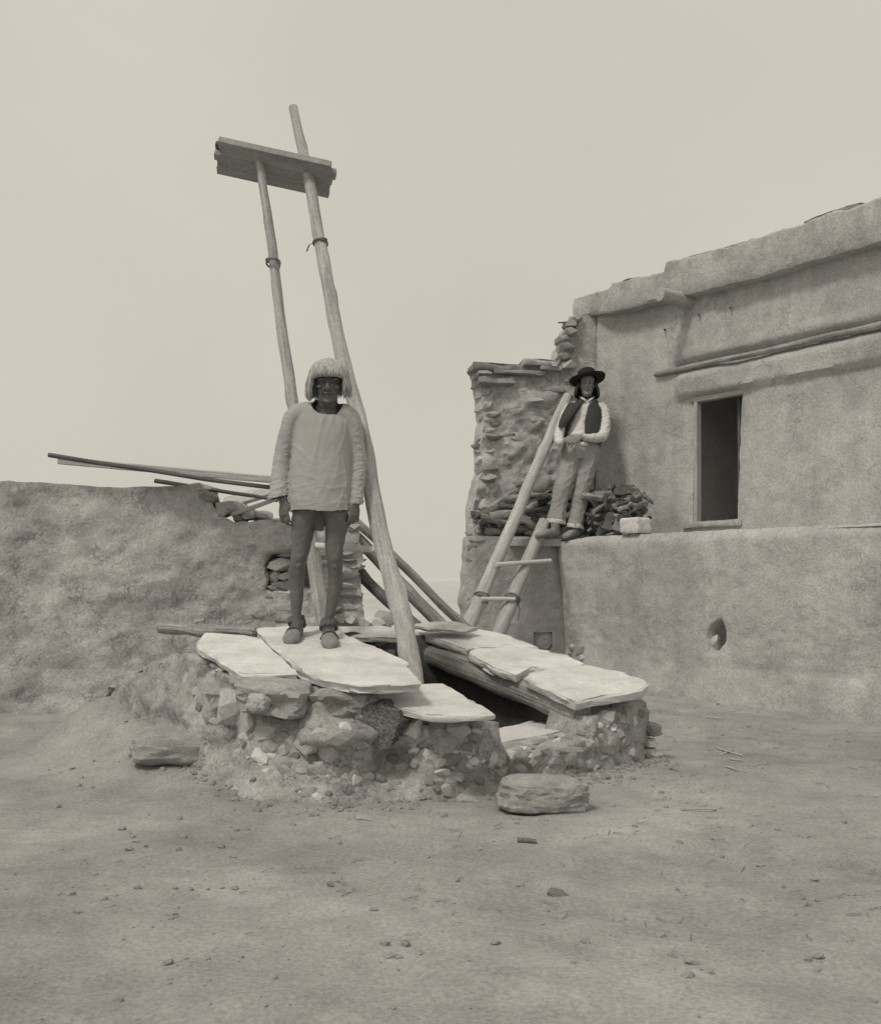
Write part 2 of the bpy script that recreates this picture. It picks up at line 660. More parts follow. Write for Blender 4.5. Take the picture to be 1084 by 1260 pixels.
# the air: far land pales with distance
hzm = bpy.data.materials.new('haze_air')
hzm.use_nodes = True
hn = hzm.node_tree.nodes
hn.remove(hn['Principled BSDF'])
hv = hn.new('ShaderNodeVolumePrincipled')
hv.inputs['Color'].default_value = (0.97, 0.955, 0.93, 1)
hv.inputs['Density'].default_value = 0.00002
hzm.node_tree.links.new(hv.outputs[0], hn['Material Output'].inputs['Volume'])
HS = 27000
hz = [(x, y, z) for z in (-66, 5.6) for x, y in ((-HS, -HS), (HS, -HS), (HS, HS), (-HS, HS))]
o = mk('haze', hz, [(3, 2, 1, 0), (4, 5, 6, 7), (0, 1, 5, 4), (1, 2, 6, 5), (2, 3, 7, 6), (3, 0, 4, 7)], hzm, None, None, False)
props(o, 'pale haze over the far plain', kind='stuff')

# ------------------------------------------------------------------ the house
house = thing('adobe_house', (2.0, 10.5, 0.05), 'plastered adobe house with a dark doorway above a terrace at right', 'house')
C0 = (1.75, 11.35)
HD = Vector((0.57, -0.82)).normalized()
HL = 4.7
C1 = (C0[0] + HD.x * HL, C0[1] + HD.y * HL)


def ua(px, py):
    return wuz(px, py, C0, HD)


du0, dzt = ua(852, 489)
_, dzb = ua(856, 644)
du1, _ = ua(908, 489)
us = brk(0, du0, du1, HL, res=0.035)
zs = brk(1.15, dzb, dzt, 3.95, res=0.035)
su, sz0 = ua(832, 447)
_, sz1 = ua(832, 462)
lu, lz1 = ua(838, 488)
_, lz0 = ua(838, 455)
pu, pz = ua(808, 462)


def d_up(u, z):
    v = 0.030 * fbm((u, z, 1), 0.9, 2) + 0.012 * fbm((u, z, 5), 4, 3) + 0.004 * fbm((u, z, 7), 16, 2)
    v += 0.10 * math.exp(-(u / 0.16) ** 2)                   # rounded inner corner
    inz = sstep(pz - 0.02, pz, z) * (1 - sstep(sz0 - 0.03, sz0, z)) * sstep(su - 0.06, su + 0.02, u)
    v -= 0.055 * inz
    v += 0.015 * math.exp(-((z - sz0 - 0.05) / 0.05) ** 2) * sstep(su - 0.1, su + 0.05, u)
    v += 0.052 * sstep(dzt - 0.005, dzt + 0.03, z) * (1 - sstep(dzt + 0.20, dzt + 0.27, z)) * sstep(lu - 0.10, lu + 0.03, u)
    e = min(abs(u - du0), abs(u - du1)) if dzb < z < dzt else 9
    v -= 0.02 * math.exp(-(e / 0.05) ** 2)
    return v


upw, hd, hout, hA = panel('wall', C0, C1, us, zs, d_up, 0.11, M['adobe'], house,
                          mask=lambda u, z: not (du0 < u < du1 and dzb < z < dzt),
                          remap=lambda u, z: (u + (0.022 * nz((z * 5, 1, 4)) + 0.03 * sstep(dzt - .25, dzt, z)) * math.exp(-((u - du1) / 0.10) ** 2), z))
props(upw, label='upper house wall with the doorway')
UT = bvh_of(upw)


def hp(u, z, o=0.0):
    return hA + hd * u + hout * o + Vector((0, 0, z))


# room behind the doorway: floor, walls and ceiling seen through the opening
ru0, ru1, rzt = du0 - 0.35, du1 + 0.45, dzt + 0.2
rv = [hp(ru0, dzb - 0.02, -0.11), hp(ru1, dzb - 0.02, -0.11), hp(ru1, dzb - 0.02, -1.3), hp(ru0, dzb - 0.02, -1.3),
      hp(ru0, rzt, -0.11), hp(ru1, rzt, -0.11), hp(ru1, rzt, -1.3), hp(ru0, rzt, -1.3)]
props(mk('room', rv, [(0, 1, 2, 3), (7, 6, 5, 4), (3, 2, 6, 7), (0, 3, 7, 4), (2, 1, 5, 6)], M['inside'], house, smooth=False))


def boxpts(o, a, b, c):
    return [o, o + a, o + a + b, o + b, o + c, o + a + c, o + a + b + c, o + b + c]


BOXF = [(3, 2, 1, 0), (4, 5, 6, 7), (0, 1, 5, 4), (1, 2, 6, 5), (2, 3, 7, 6), (3, 0, 4, 7)]


def bbox(name, o, a, b, c, mat, parent, bev=0.006, sub=6, jit=0.003, seed=0):
    """worked timber: a box with slightly uneven, bevelled edges; grain along its longest side"""
    import bmesh
    L, Wd, T = a.length, b.length, c.length
    Mx = Matrix.Translation(o)
    rot = Matrix((b.normalized(), c.normalized(), a.normalized())).transposed().to_4x4()
    Mx = Mx @ rot
    bm = bmesh.new()
    vs_ = [bm.verts.new(p) for p in [(0, 0, 0), (Wd, 0, 0), (Wd, T, 0), (0, T, 0), (0, 0, L), (Wd, 0, L), (Wd, T, L), (0, T, L)]]
    for f in BOXF:
        bm.faces.new([vs_[i] for i in f])
    bmesh.ops.recalc_face_normals(bm, faces=bm.faces[:])
    lng = [e for e in bm.edges if abs(e.verts[0].co.z - e.verts[1].co.z) > L * .5]
    bmesh.ops.subdivide_edges(bm, edges=lng, cuts=sub)
    bmesh.ops.bevel(bm, geom=[e for e in bm.edges if e.calc_face_angle(0) > 0.5], offset=bev, segments=1, affect='EDGES')
    for v in bm.verts:
        v.co += Vector((nz(v.co * 5 + Vector((seed, 0, 0))), nz(v.co * 5 + Vector((0, seed, 3))), nz(v.co * 5 + Vector((5, 0, seed))))) * jit
    me = bpy.data.meshes.new(name)
    bm.to_mesh(me)
    bm.free()
    me.materials.append(mat)
    for p in me.polygons:
        p.use_smooth = True
    me.set_sharp_from_angle(angle=R(35))
    return link(bpy.data.objects.new(name, me), parent, Mx)


UP = Vector((0, 0, 1))
hdir = Vector((hd.x, hd.y, 0))
fr = props(bpy.data.objects.new('door_frame', None))
link(fr, house, Matrix.Translation(hp(du0, dzb, 0)))
bbox('jamb', hp(du0 - 0.005, dzb, -0.02), UP * (dzt - dzb), hdir * 0.04, -hout * 0.07, M['wood'], fr, seed=2)
bbox('lintel', hp(du0 - 0.06, dzt - 0.045, -0.02), hdir * (du1 - du0 + 0.12), -hout * 0.10, UP * 0.05, M['wood'], fr, seed=4)
slab('door_sill', [hp(du0 - 0.10, dzb + 0.015, 0.05), hp(du1 + 0.08, dzb + 0.015, 0.05), hp(du1 + 0.05, dzb + 0.015, -0.095), hp(du0 - 0.05, dzb + 0.015, -0.095)],
     0.06, M['coping'], house, 5, 0.008)
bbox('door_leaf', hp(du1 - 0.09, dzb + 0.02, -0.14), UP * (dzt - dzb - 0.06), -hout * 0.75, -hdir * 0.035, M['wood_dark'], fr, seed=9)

# pole bedded in the wall over the doorway, roof beam end, pegs
u2, z2 = ua(1000, 419)
pole('wall_pole', hp(pu, pz, 0.02), hp(HL - 0.4, pz + 0.02, 0.02), 0.026, 0.034, M['timber'], house, 11, 0.01)
bu, bz = ua(851, 367)
vg = pole('roof_beam_end', hp(bu, bz - 0.03, -0.2), hp(bu - 0.04, bz - 0.01, 0.40), 0.072, 0.066, M['wood'], house, 12, 0.004, knots=1)
for i, (px, py) in enumerate(((815, 405), (857, 387), (895, 378))):
    u, z = ua(px, py)
    pole('peg', hp(u, z, -0.05), hp(u + 0.07, z - 0.02, 0.05), 0.012, 0.008, M['wood_dark'], house, 20 + i, 0.002, 8, knots=0)

# coping of the roof edge
c_st = ua(765, 347)[0]
c_st2 = ua(835, 328)[0]


CTOP = [ua(x, y) for x, y in ((706, 367), (763, 352), (765, 345), (832, 332), (834, 320), (918, 298))]
CBOT = [ua(x, y) for x, y in ((706, 391), (760, 383), (920, 346))]


def coping_top(u):
    return pl(CTOP, u) - 0.05 + 0.022 * fbm((u, 3, 3), 4, 4)


cus = brk(-0.30, HL + 0.1, res=0.035)
prof = [(0.0, 0.00), (0.10, 0.0), (0.165, 0.005), (0.18, 0.03), (0.184, 0.15), (0.182, 0.285), (0.165, 0.302), (0.0, 0.305), (-0.25, 0.30), (-0.30, 0.15), (-0.28, 0.0)]
cv, cf = [], []
for u in cus:
    zb_ = pl(CBOT, u) - 0.04
    h = coping_top(u) - zb_
    for k, (o, zz) in enumerate(prof):
        n1 = 0.010 * fbm((u, zz * 3, 2.2), 2.5, 3) + 0.010 * fbm((u, zz * 3, 6), 9, 3)
        cv.append(hp(u, zb_ + zz / 0.30 * h + n1 * 0.5, (o - 0.02) + n1))
np_ = len(prof)
for i in range(len(cus) - 1):
    for k in range(np_):
        a, b = i * np_ + k, i * np_ + (k + 1) % np_
        cf.append((a, b, b + np_, a + np_))
cf.append(tuple(range(np_)))
cf.append(tuple(reversed(range((len(cus) - 1) * np_, len(cus) * np_))))
cop = mk('roof_coping', cv, cf, M['coping'], house, None, True, 32)
rf = [hp(-0.25, 3.98, -0.2), hp(HL, 3.98, -0.2), hp(HL, 3.98, -2.6), hp(-0.25, 3.98, -2.6)]
mk('roof', rf + [p - UP * 0.25 for p in rf], [(0, 1, 2, 3), (4, 7, 6, 5), (0, 4, 5, 1), (1, 5, 6, 2), (2, 6, 7, 3), (3, 7, 4, 0)], M['adobe_old'], house, smooth=False)
mk('end_wall', boxpts(hp(-0.3, 1.2, -0.35), hdir * 0.3, -hout * 2.2, UP * 2.6), [BOXF[i] for i in range(6)], M['adobe_old'], house, smooth=False)
mk('end_wall', boxpts(hp(HL - 0.3, 0.0, -0.30), hdir * 0.3, -hout * 2.2, UP * 3.8), [BOXF[i] for i in range(6)], M['adobe_old'], house, smooth=False)
rn = random.Random(5)
for ua_, ub_, dz in ((c_st + 0.02, c_st + 0.34, 0.0), (c_st + 0.36, c_st2 - 0.02, 0.0), (c_st2 + 0.02, c_st2 + 0.52, 0.0),
                     (c_st2 + 0.54, c_st2 + 0.95, 0.01), (c_st2 + 0.97, c_st2 + 1.5, 0.0), (c_st2 + 1.52, c_st2 + 2.1, 0.01), (-0.28, 0.3, -0.01)):
    zt = coping_top((ua_ + ub_) / 2) + 0.018 + dz
    slab('coping_stone', [hp(ua_, zt - 0.01, 0.11), hp((ua_ + ub_) / 2, zt, 0.125), hp(ub_, zt - 0.008, 0.115), hp(ub_ + 0.01, zt, -0.2), hp(ua_ - 0.01, zt - 0.01, -0.2)], 0.04, M['stone'], house, int(ua_ * 999), 0.022, 2)

# terrace: the lower wall in front, its recessed left part and the floor between
LA = (1.163, 10.65)
LD = Vector((0.58, -0.815)).normalized()
LL = 4.8
LB = (LA[0] + LD.x * LL, LA[1] + LD.y * LL)


def ul(px, py):
    return wuz(px, py, LA, LD)


nu_, nz_ = ul(882, 783)
tu0, tz0 = ul(704, 803)


def d_lo(u, z):
    v = 0.035 * fbm((u, z, 11), 0.8, 2) + 0.016 * fbm((u, z, 15), 3.5, 3) + 0.006 * fbm((u, z, 17), 14, 2)
    v -= lerp(0.17, 0.05, min(1, max(0, z / 1.3))) * (1 - sstep(0.0, lerp(0.55, 0.14, min(1, max(0, z / 1.3))), u)) ** 1.5
    v -= 0.05 * sstep(1.43, 1.53, z)
    v += 0.06 * (1 - sstep(0.0, 0.45, z))
    a = math.hypot((u - nu_) / 0.095, (z - nz_) / 0.135 - 0.15 * math.sin((u - nu_) * 30))
    v -= 0.20 * (1 - sstep(0.75, 1.05, a))
    a2 = math.hypot((u - nu_) / 0.20, (z - nz_) / 0.2)
    v -= 0.015 * (1 - sstep(0.5, 1.0, a2))
    v -= 0.03 * math.exp(-((z - 0.35) / 0.03) ** 2) * sstep(nu_ - .2, nu_, u) * (0.5 + fbm((u, z, 1), 5, 2))
    return v


def lo_map(u, z):
    top = 1.512 - 0.05 * (1 - sstep(0.0, 0.5, u)) + 0.010 * fbm((u, 1, 1), 4, 3)
    return u, lerp(-0.15, top, (z + 0.15) / 1.65)


lus = brk(0, nu_ - 0.14, nu_ + 0.14, LL, res=0.03)
lus = [u for u in brk(0, nu_ - 0.15, res=0.035)] + brk(nu_ - 0.15 + 0.012, nu_ + 0.15, res=0.012) + brk(nu_ + 0.18, LL, res=0.035)
lzs = brk(-0.15, nz_ - 0.18, res=0.035) + brk(nz_ - 0.165, nz_ + 0.18, res=0.012) + brk(nz_ + 0.21, 1.5, res=0.03)
low, ld, lout, lA = panel('terrace_wall', LA, LB, lus, lzs, d_lo, 0.32, M['adobe'], house, remap=lo_map)
LT = bvh_of(low)
# left part, facing the camera
QA, QB = (0.252, 10.55), (1.50, 10.80)
QD = (Vector(QB) - Vector(QA)).normalized()


def uq(px, py):
    return wuz(px, py, QA, QD)


qn, qz = uq(667, 789)


def d_q(u, z):
    v = 0.02 * fbm((u, z, 21), 1.2, 2) + 0.014 * fbm((u, z, 25), 4, 3) + 0.006 * fbm((u, z, 27), 15, 2)
    if abs(u - qn) < 0.085 and abs(z - qz) < 0.08:
        v -= 0.27
    v -= 0.10 * (1 - sstep(0.0, 0.12, u)) ** 2
    return v


def q_map(u, z):
    L = (Vector(QB) - Vector(QA)).length
    left = 0.03 * fbm((z, 2, 2), 5, 3) + 0.035 * sstep(0.9, 1.5, z)
    return left + (L - left) * u / L, z


qw, qd, qout, qA = panel('terrace_wall', QA, QB, brk(0, 1.317, res=0.022), brk(-0.15, 1.525, res=0.022), d_q, 0.3, M['adobe'], house, remap=q_map)
props(qw, label='recessed left part of the terrace wall with a small square hole')
qw.data.materials.append(M['pit'])                       # shade inside the little hole, put into its colour
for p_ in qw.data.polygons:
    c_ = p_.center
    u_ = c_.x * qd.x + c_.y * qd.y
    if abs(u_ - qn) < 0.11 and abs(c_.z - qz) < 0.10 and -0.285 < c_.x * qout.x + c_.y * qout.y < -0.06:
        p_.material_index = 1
QT = bvh_of(qw)
fl = [Vector((0.27, 10.7, 1.49)), Vector((LA[0] + .05, LA[1] + .1, 1.49)), Vector((LB[0] - .1, LB[1] + .15, 1.49)), Vector((C1[0] + .2, C1[1] + .2, 1.49)), Vector((C0[0], C0[1] + .2, 1.49)), Vector((0.36, 11.2, 1.49))]
mk('terrace_floor', fl + [p - UP * 1.5 for p in fl], [(0, 1, 2, 3, 4, 5), (0, 6, 7, 1), (5, 11, 6, 0), (4, 10, 11, 5)], M['adobe_old'], house, smooth=False)

# ruined stone wall running left from the inner corner
BA, BB = (0.352, 11.05), (1.80, 11.36)
BD = (Vector(BB) - Vector(BA)).normalized()
BLN = (Vector(BB) - Vector(BA)).length


def ub(px, py):
    return wuz(px, py, BA, BD)


topB = [(ub(px, 500)[0], ub(px, py)[1]) for px, py in ((583, 449), (600, 451), (645, 449), (660, 447), (688, 447), (691, 425), (697, 420), (699, 402), (707, 396), (709, 388), (760, 384))]
leftB = [(ub(590, py)[1], ub(px, 500)[0]) for py, px in ((660, 583), (625, 582), (600, 587), (575, 594), (545, 592), (515, 596), (490, 594), (470, 591), (449, 587))]


def b_map(u, v):
    t = u / BLN
    zt = pl(topB, u)
    z = lerp(1.3, zt, v)
    lf = pl(leftB, z) + 0.015 * nz((z * 16, 1, 1))
    uu = lerp(lf, BLN, t)
    return uu, lerp(1.3, pl(topB, uu), v) + 0.012 * nz((uu * 14, 3, 1)) * v


def d_b(u, z):
    k = 1 - sstep(ub(705, 450)[0], ub(728, 450)[0], u)
    v = (0.045 * fbm((u, z * 1.6, 31), 3, 4) + 0.02 * fbm((u, z * 2, 35), 9, 3)) * k + 0.012 * fbm((u, z, 37), 4, 3)
    v += 0.03 * k * abs(nz((u * 2.2, z * 9, 5)))
    return v


rw, bd, bout, bA = panel('ruined_side_wall', BA, BB, brk(0, BLN, res=0.022), brk(0, 1, res=0.016), d_b, 0.35, M['adobe_old'], house, remap=b_map)
BT = bvh_of(rw)
rn = random.Random(8)
edge_list = []
py = 466.0
while py < 662:
    h = rn.uniform(6, 17)
    ex = pl([(447, 585), (470, 591), (490, 595), (515, 597), (545, 592), (575, 594), (600, 588), (625, 583), (660, 582)], py)
    w = rn.uniform(16, 34)
    edge_list.append((ex + w * 0.5 - rn.uniform(0, 4), py + h / 2, w, h * 0.95, 's'))
    py += h
for e in edge_list:
    u, z = ub(e[0], e[1])
    k = 11.05 / F
    loc = bA + bd * u + Vector((0, 0, z)) - bout * rn.uniform(.13, .18)
    stone_at(loc, (e[2] * k, 0.36 + rn.uniform(0, .06), e[3] * k), bout, rw, rn.uniform(-.08, .08), rn.choice((SLABR, ROCKS)))
for px0, px1, pyt, th in ((580, 640, 447, 0.075), (586, 604, 457, 0.04), (586, 632, 464, 0.085), (642, 684, 443, 0.06), (605, 668, 455, 0.05), (662, 690, 449, 0.06)):
    u0, z0 = ub(px0, pyt)
    u1, _ = ub(px1, pyt)
    q = [bA + bd * u0 + bout * 0.10, bA + bd * u1 + bout * (0.05 + rn.uniform(0, .05)), bA + bd * u1 - bout * 0.3, bA + bd * (u0 + 0.02) - bout * 0.3]
    slab('stone', [p + Vector((0, 0, z0)) for p in q], th, M['stone'], rw, px0, 0.02, 2)
wall_stones([(676, 462, 22, 16), (690, 468, 22, 14), (664, 470, 22, 10), (684, 452, 16, 10), (700, 455, 16, 12), (652, 462, 18, 12), (672, 478, 40, 7, 's', 0), (655, 492, 24, 5, 's', 0),
             (630, 505, 20, 8), (612, 520, 22, 9), (640, 540, 26, 8), (605, 550, 20, 9), (620, 570, 24, 8), (645, 585, 24, 8), (608, 590, 24, 9), (632, 596, 22, 7),
             (610, 480, 30, 8, 's'), (636, 482, 22, 8), (660, 515, 20, 8), (625, 535, 16, 6), (655, 560, 18, 7), (676, 500, 18, 8)], BT, rw, 0.42, 0.7)
for px, py_, w, h in ((694, 440, 16, 10), (696, 428, 16, 11), (694, 418, 14, 10), (702, 408, 14, 11), (704, 398, 13, 10), (698, 450, 14, 10), (708, 392, 12, 8)):
    u, z = ub(px, py_)
    k = 11.2 / F
    stone_at(bA + bd * u + Vector((0, 0, z)) - bout * 0.05, (w * k * 1.25, 0.3, h * k * 1.15), bout, rw, rn.uniform(-.2, .2), ROCKS)
uu, zz = ub(700, 397)
pole('twig', bA + bd * (uu - 0.12) + Vector((0, 0, zz)), bA + bd * (uu + 0.1) + Vector((0, 0, zz + 0.01)), 0.008, 0.012, M['wood_dark'], rw, 3, 0.004, 7, knots=0)
# courses of the lower left wall that show under the pile
wall_stones([(600, 652, 44, 16, 's', 0), (590, 664, 20, 8, 's', 0), (622, 648, 16, 20), (578, 700, 10, 14), (576, 730, 10, 14), (600, 690, 14, 6), (579, 672, 12, 10, 's'), (577, 690, 10, 8), (576, 715, 10, 10), (576, 745, 9, 12)], QT, qw, 0.4, 0.9)
# plank step at the head of the ladder, over a notch
bbox('plank', P(628, 672, 10.55), Vector((0.52, 0.05, 0)), Vector((-0.02, 0.20, 0)), Vector((0, 0, 0.075)), M['wood'], house, seed=31)
wall_stones([(712, 800, 18, 12), (700, 806, 16, 10), (716, 810, 14, 9), (704, 797, 12, 8, 'p'), (710, 814, 10, 7), (693, 803, 10, 8, 'p')], LT, low, 0.2)
bst, bn_ = hit(884, 786, LT)
stone_at(bst - lout * -0.05 + Vector((0, 0, -0.03)), (0.11, 0.10, 0.13), lout, low, 0.2, PALE)

# ------------------------------------------------------------------ firewood heap on the terrace
fw_meshes = []
for i in range(4):                                    # branches
    tmp = pole('firewood', (0, 0, 0), (0, 0, 1), 0.042, 0.026, M['firewood'], None, 60 + i, 0.025, 7, 0.35, 3, 0.7 + 0.1 * i, 9, bend=((i % 3 - 1) * 0.05, 0.02))
    fw_meshes.append(tmp.data)
    bpy.data.objects.remove(tmp)
for i in range(5):                                    # split billets and curled plates of bark
    rj = random.Random(600 + i)
    n_s, n_r = (6, 6)
    vv_, ff_ = [], []
    for r_ in range(n_r + 1):
        t = r_ / n_r
        tw = rj.uniform(-.15, .15)
        for j in range(n_s):
            a = 2 * math.pi * j / n_s + tw
            wd = (0.085 if i > 1 else 0.055) * (0.55 + 0.6 * math.sin(math.pi * min(1, max(0, t * 0.8 + .12)))) * (1 + rj.uniform(-.22, .22))
            th = (0.022 if i > 1 else 0.045) * (1 + rj.uniform(-.25, .25))
            vv_.append((wd * math.cos(a), th * math.sin(a) + (0.35 * wd * math.cos(a) ** 2 if i > 1 else 0), t + rj.uniform(-.03, .03)))
    for r_ in range(n_r):
        for j in range(n_s):
            a, b = r_ * n_s + j, r_ * n_s + (j + 1) % n_s
            ff_.append((a, b, b + n_s, a + n_s))
    ff_.append(tuple(reversed(range(n_s))))
    ff_.append(tuple(range(n_r * n_s, (n_r + 1) * n_s)))
    fw_meshes.append(mesh('firewood', vv_, ff_, M['firewood'], True, 30))
rn = random.Random(21)


LBL, LBR = 'behind the short ladder', 'beside the pale block'


def firewood(px, py, Y, ang, ln, sc, tiltd=0.0, label=LBR, ms=None):
    me = rn.choice(ms or fw_meshes)
    o = bpy.data.objects.new('firewood', me)
    d = Vector((math.cos(ang), tiltd, math.sin(ang))).normalized()
    c = P(px, py, Y)
    Mx = Matrix.Translation(c - d * ln / 2) @ d.to_track_quat('Z', 'Y').to_matrix().to_4x4() @ Matrix.Rotation(rn.uniform(0, 6), 4, 'Z') @ Matrix.Diagonal((sc, sc, ln, 1))
    link(o, None, Mx)
    k = fw_meshes.index(me)
    kind = 'crooked branch' if k < 4 else ('split billet' if k < 6 else 'curl of bark')
    size = 'long' if ln > (0.42 if label == LBL else 0.26) else 'short'
    row = 'high' if py < 618 else ('midway' if py < 637 else 'low')
    a, b = (632, 660) if label == LBL else (735, 764)
    col = 'at the left end' if px < a else ('in the middle' if px < b else 'at the right end')
    t = '%s %s %s %s of the firewood %s' % (size, kind, row, col, label)
    props(o, t, 'firewood', t)


for i in range(52):                                   # left heap: long pieces, mostly level
    px = rn.uniform(606, 684)
    top = pl([(600, 634), (620, 612), (650, 603), (690, 606)], px)
    firewood(px, lerp(top, 654, rn.random() ** 0.9), rn.uniform(10.86, 11.0), rn.gauss(0.1, 0.22), rn.uniform(0.25, 0.55), rn.uniform(0.6, 1.2), rn.uniform(-.3, .3), LBL, fw_meshes[:6])
for i in range(125):                                  # right heap: short broken pieces at all angles
    px = rn.uniform(712, 790)
    top = pl([(700, 606), (740, 604), (770, 602), (786, 610), (797, 640)], px)
    py_ = lerp(top, 655, rn.random())
    Y = pl([(705, 11.0), (722, 10.85), (760, 10.40), (795, 10.15)], px) + rn.uniform(-.06, .2)
    firewood(px, py_, Y, rn.gauss(0.1, 0.7), rn.uniform(0.16, 0.36), rn.uniform(0.32, 0.8), rn.uniform(-.9, .9), LBR, fw_meshes)
for px, py_, a, ln, sc in ((632, 627, 0.25, 0.50, 1.3), (622, 636, -0.05, 0.5, 1.2), (655, 640, -0.5, 0.4, 1.2), (650, 612, 0.12, 0.5, 0.9), (640, 618, 0.3, 0.45, 0.9)):
    firewood(px, py_, 10.78, a, ln, sc, 0, LBL, fw_meshes[:4])

# ------------------------------------------------------------------ ruined wall at left
ruin = thing('ruined_wall', (-2.0, 8.4, 0.05), 'crumbling mud and stone wall behind the bareheaded man at left', 'wall')
RA, RB = (-4.6, 8.05), (-0.61, 8.42)
RD = (Vector(RB) - Vector(RA)).normalized()
RLN = (Vector(RB) - Vector(RA)).length


def ur(px, py):
    return wuz(px, py, RA, RD)


topR = [(ur(px, 600)[0], ur(px, py)[1]) for px, py in ((-160, 590), (60, 594), (150, 600), (233, 597), (255, 602), (262, 622), (272, 634), (285, 642), (300, 644), (330, 639), (360, 645), (400, 650), (442, 652), (460, 654))]
rightR = [(ur(445, py)[1], ur(px, 700)[0]) for py, px in ((860, 450), (770, 449), (740, 446), (715, 444), (704, 441), (690, 447), (665, 443), (650, 441))]
hu0, hz0 = ur(328, 726)
hu1, hz1 = ur(372, 681)


def r_map(u, v):
    t = u / RLN
    z = lerp(-0.1, pl(topR, u), v)
    rt = pl(rightR, z) + 0.02 * nz((z * 14, 4, 1))
    uu = rt * t
    return uu, lerp(-0.1, pl(topR, uu) + 0.012 * nz((uu * 9, 0, 2)), v)


def d_r(u, z):
    v = 0.06 * fbm((u, z, 41), 1.3, 3) + 0.030 * fbm((u, z, 45), 4.5, 4) + 0.008 * fbm((u, z, 47), 15, 3)
    if hu0 - 0.03 < u < hu1 + .12 and hz0 - .02 < z < hz1 + .02:
        e = min(u - hu0, hu1 + .1 - u, z - hz0 + 0.02 * nz((u * 20, 1, 1)), hz1 - z) + 0.02 * nz((u * 14, z * 14, 2))
        v -= 0.24 * sstep(-0.01, 0.03, e)
    k = sstep(hu0 - 0.3, hu0 + 0.3, u)
    v += k * 0.035 * abs(nz((u * 3, z * 10, 9))) * (1 - sstep(hz1, hz1 + 0.15, z))
    return v


rus = brk(0, ur(225, 700)[0], res=0.05)[:-1] + brk(ur(225, 700)[0], RLN, res=0.022)
rz, rdv, rout, rA = panel('mud_wall', RA, RB, rus, brk(0, 1, res=0.014), d_r, 0.4, M['adobe_old'], ruin, remap=r_map)
RT = bvh_of(rz)


def rp(px, py, o):
    u, z = ur(px, py)
    return rA + rdv * u + rout * o + Vector((0, 0, z))


for px, py_, w, h, ro in ((345, 694, 30, 14, -.05), (350, 683, 20, 8, 0.05), (337, 710, 17, 20, .2), (352, 709, 20, 9, 0), (350, 722, 32, 17, .1), (336, 724, 14, 8, 0), (362, 702, 18, 14, 0)):
    k = 8.5 / F
    stone_at(rp(px, py_, -0.13), (w * k * 1.1, 0.2, h * k * 1.1), rout, ruin, ro, ROCKS)
for px, py_, w, h, ro in ((283, 625, 34, 18, .15), (303, 632, 20, 13, .1), (292, 637, 18, 14, .3), (271, 629, 18, 12, -.2), (324, 634, 20, 14, 0), (245, 600, 34, 14, .1), (256, 612, 22, 18, .5),
                          (341, 640, 18, 7, 0), (300, 645, 24, 8, .1), (424, 655, 28, 12, 0), (436, 648, 16, 8, 0)):
    k = 8.4 / F
    stone_at(rp(px, py_, -0.14), (w * k * 1.15, 0.34, h * k * 1.1), rout, ruin, ro, ROCKS)
py_ = 662.0
rn = random.Random(30)
while py_ < 766:                                          # exposed end of the wall, courses
    h = rn.uniform(8, 14)
    w = rn.uniform(24, 40)
    ex = pl([(650, 441), (690, 447), (704, 442), (740, 446), (770, 449)], py_)
    stone_at(rp(ex - w / 2 + rn.uniform(-1, 4), py_ + h / 2, -0.17 + rn.uniform(-.02, .02)), (w * 8.4 / F, 0.46, h * 8.4 / F * 1.02), rout, ruin, rn.uniform(-.06, .06), ROCKS)
    if rn.random() < 0.8:
        stone_at(rp(ex - w * 1.2, py_ + h / 2 + 3, -0.0), (w * 7.0 / F, 0.14, h * 7.0 / F), rout, ruin, rn.uniform(-.1, .1), ROCKS)
    py_ += h
wall_stones([(340, 748, 34, 9, 's'), (322, 760, 26, 9), (350, 763, 26, 8, 's'), (300, 765, 20, 8), (330, 737, 24, 7), (385, 742, 26, 8), (388, 758, 22, 10), (384, 725, 22, 8), (255, 752, 20, 8),
             (270, 764, 24, 8), (240, 762, 18, 7), (345, 655, 36, 10), (318, 668, 26, 8), (290, 672, 20, 10), (360, 664, 24, 10), (386, 690, 20, 9), (388, 706, 20, 8), (300, 660, 22, 9), (246, 640, 18, 9)], RT, ruin, 0.46, 0.6)

# poles and boards lying over the ruined wall
o = pole('pole', P(60, 560, 8.15), P(352, 603, 8.0), 0.018, 0.016, M['wood_dark'], None, 41, 0.01, 8, knots=1)
props(o, 'thin dark straight pole, topmost of the timbers over the crumbling wall', 'pole')
o = bbox('plank', P(70, 571, 8.25), P(350, 611, 8.12) - P(70, 571, 8.25), Vector((0.02, 0.16, 0.0)), Vector((0, 0, 0.055)), M['wood'], None, seed=42, sub=14)
props(o, 'long weathered plank lying along the crumbling wall top', 'plank')
o = pole('stick', P(285, 632, 8.35), P(345, 612, 8.2), 0.022, 0.016, M['wood'], None, 43, 0.006, 8, knots=0)
props(o, 'pale stick slanting up under the plank on the crumbling wall', 'stick')
o = pole('pole', P(190, 588, 8.42), P(342, 616, 8.3), 0.018, 0.014, M['wood_dark'], None, 44, 0.02, 8, knots=2)
props(o, 'dark knotty pole just under the long plank at left', 'pole')
o = bbox('board', P(276, 629, 8.5), P(338, 611, 8.4) - P(276, 629, 8.5), Vector((0.01, 0.14, 0.06)), Vector((0, -0.02, 0.03)), M['wood'], None, seed=45)
props(o, 'short pale board slanting behind the stones on the crumbling wall', 'board')

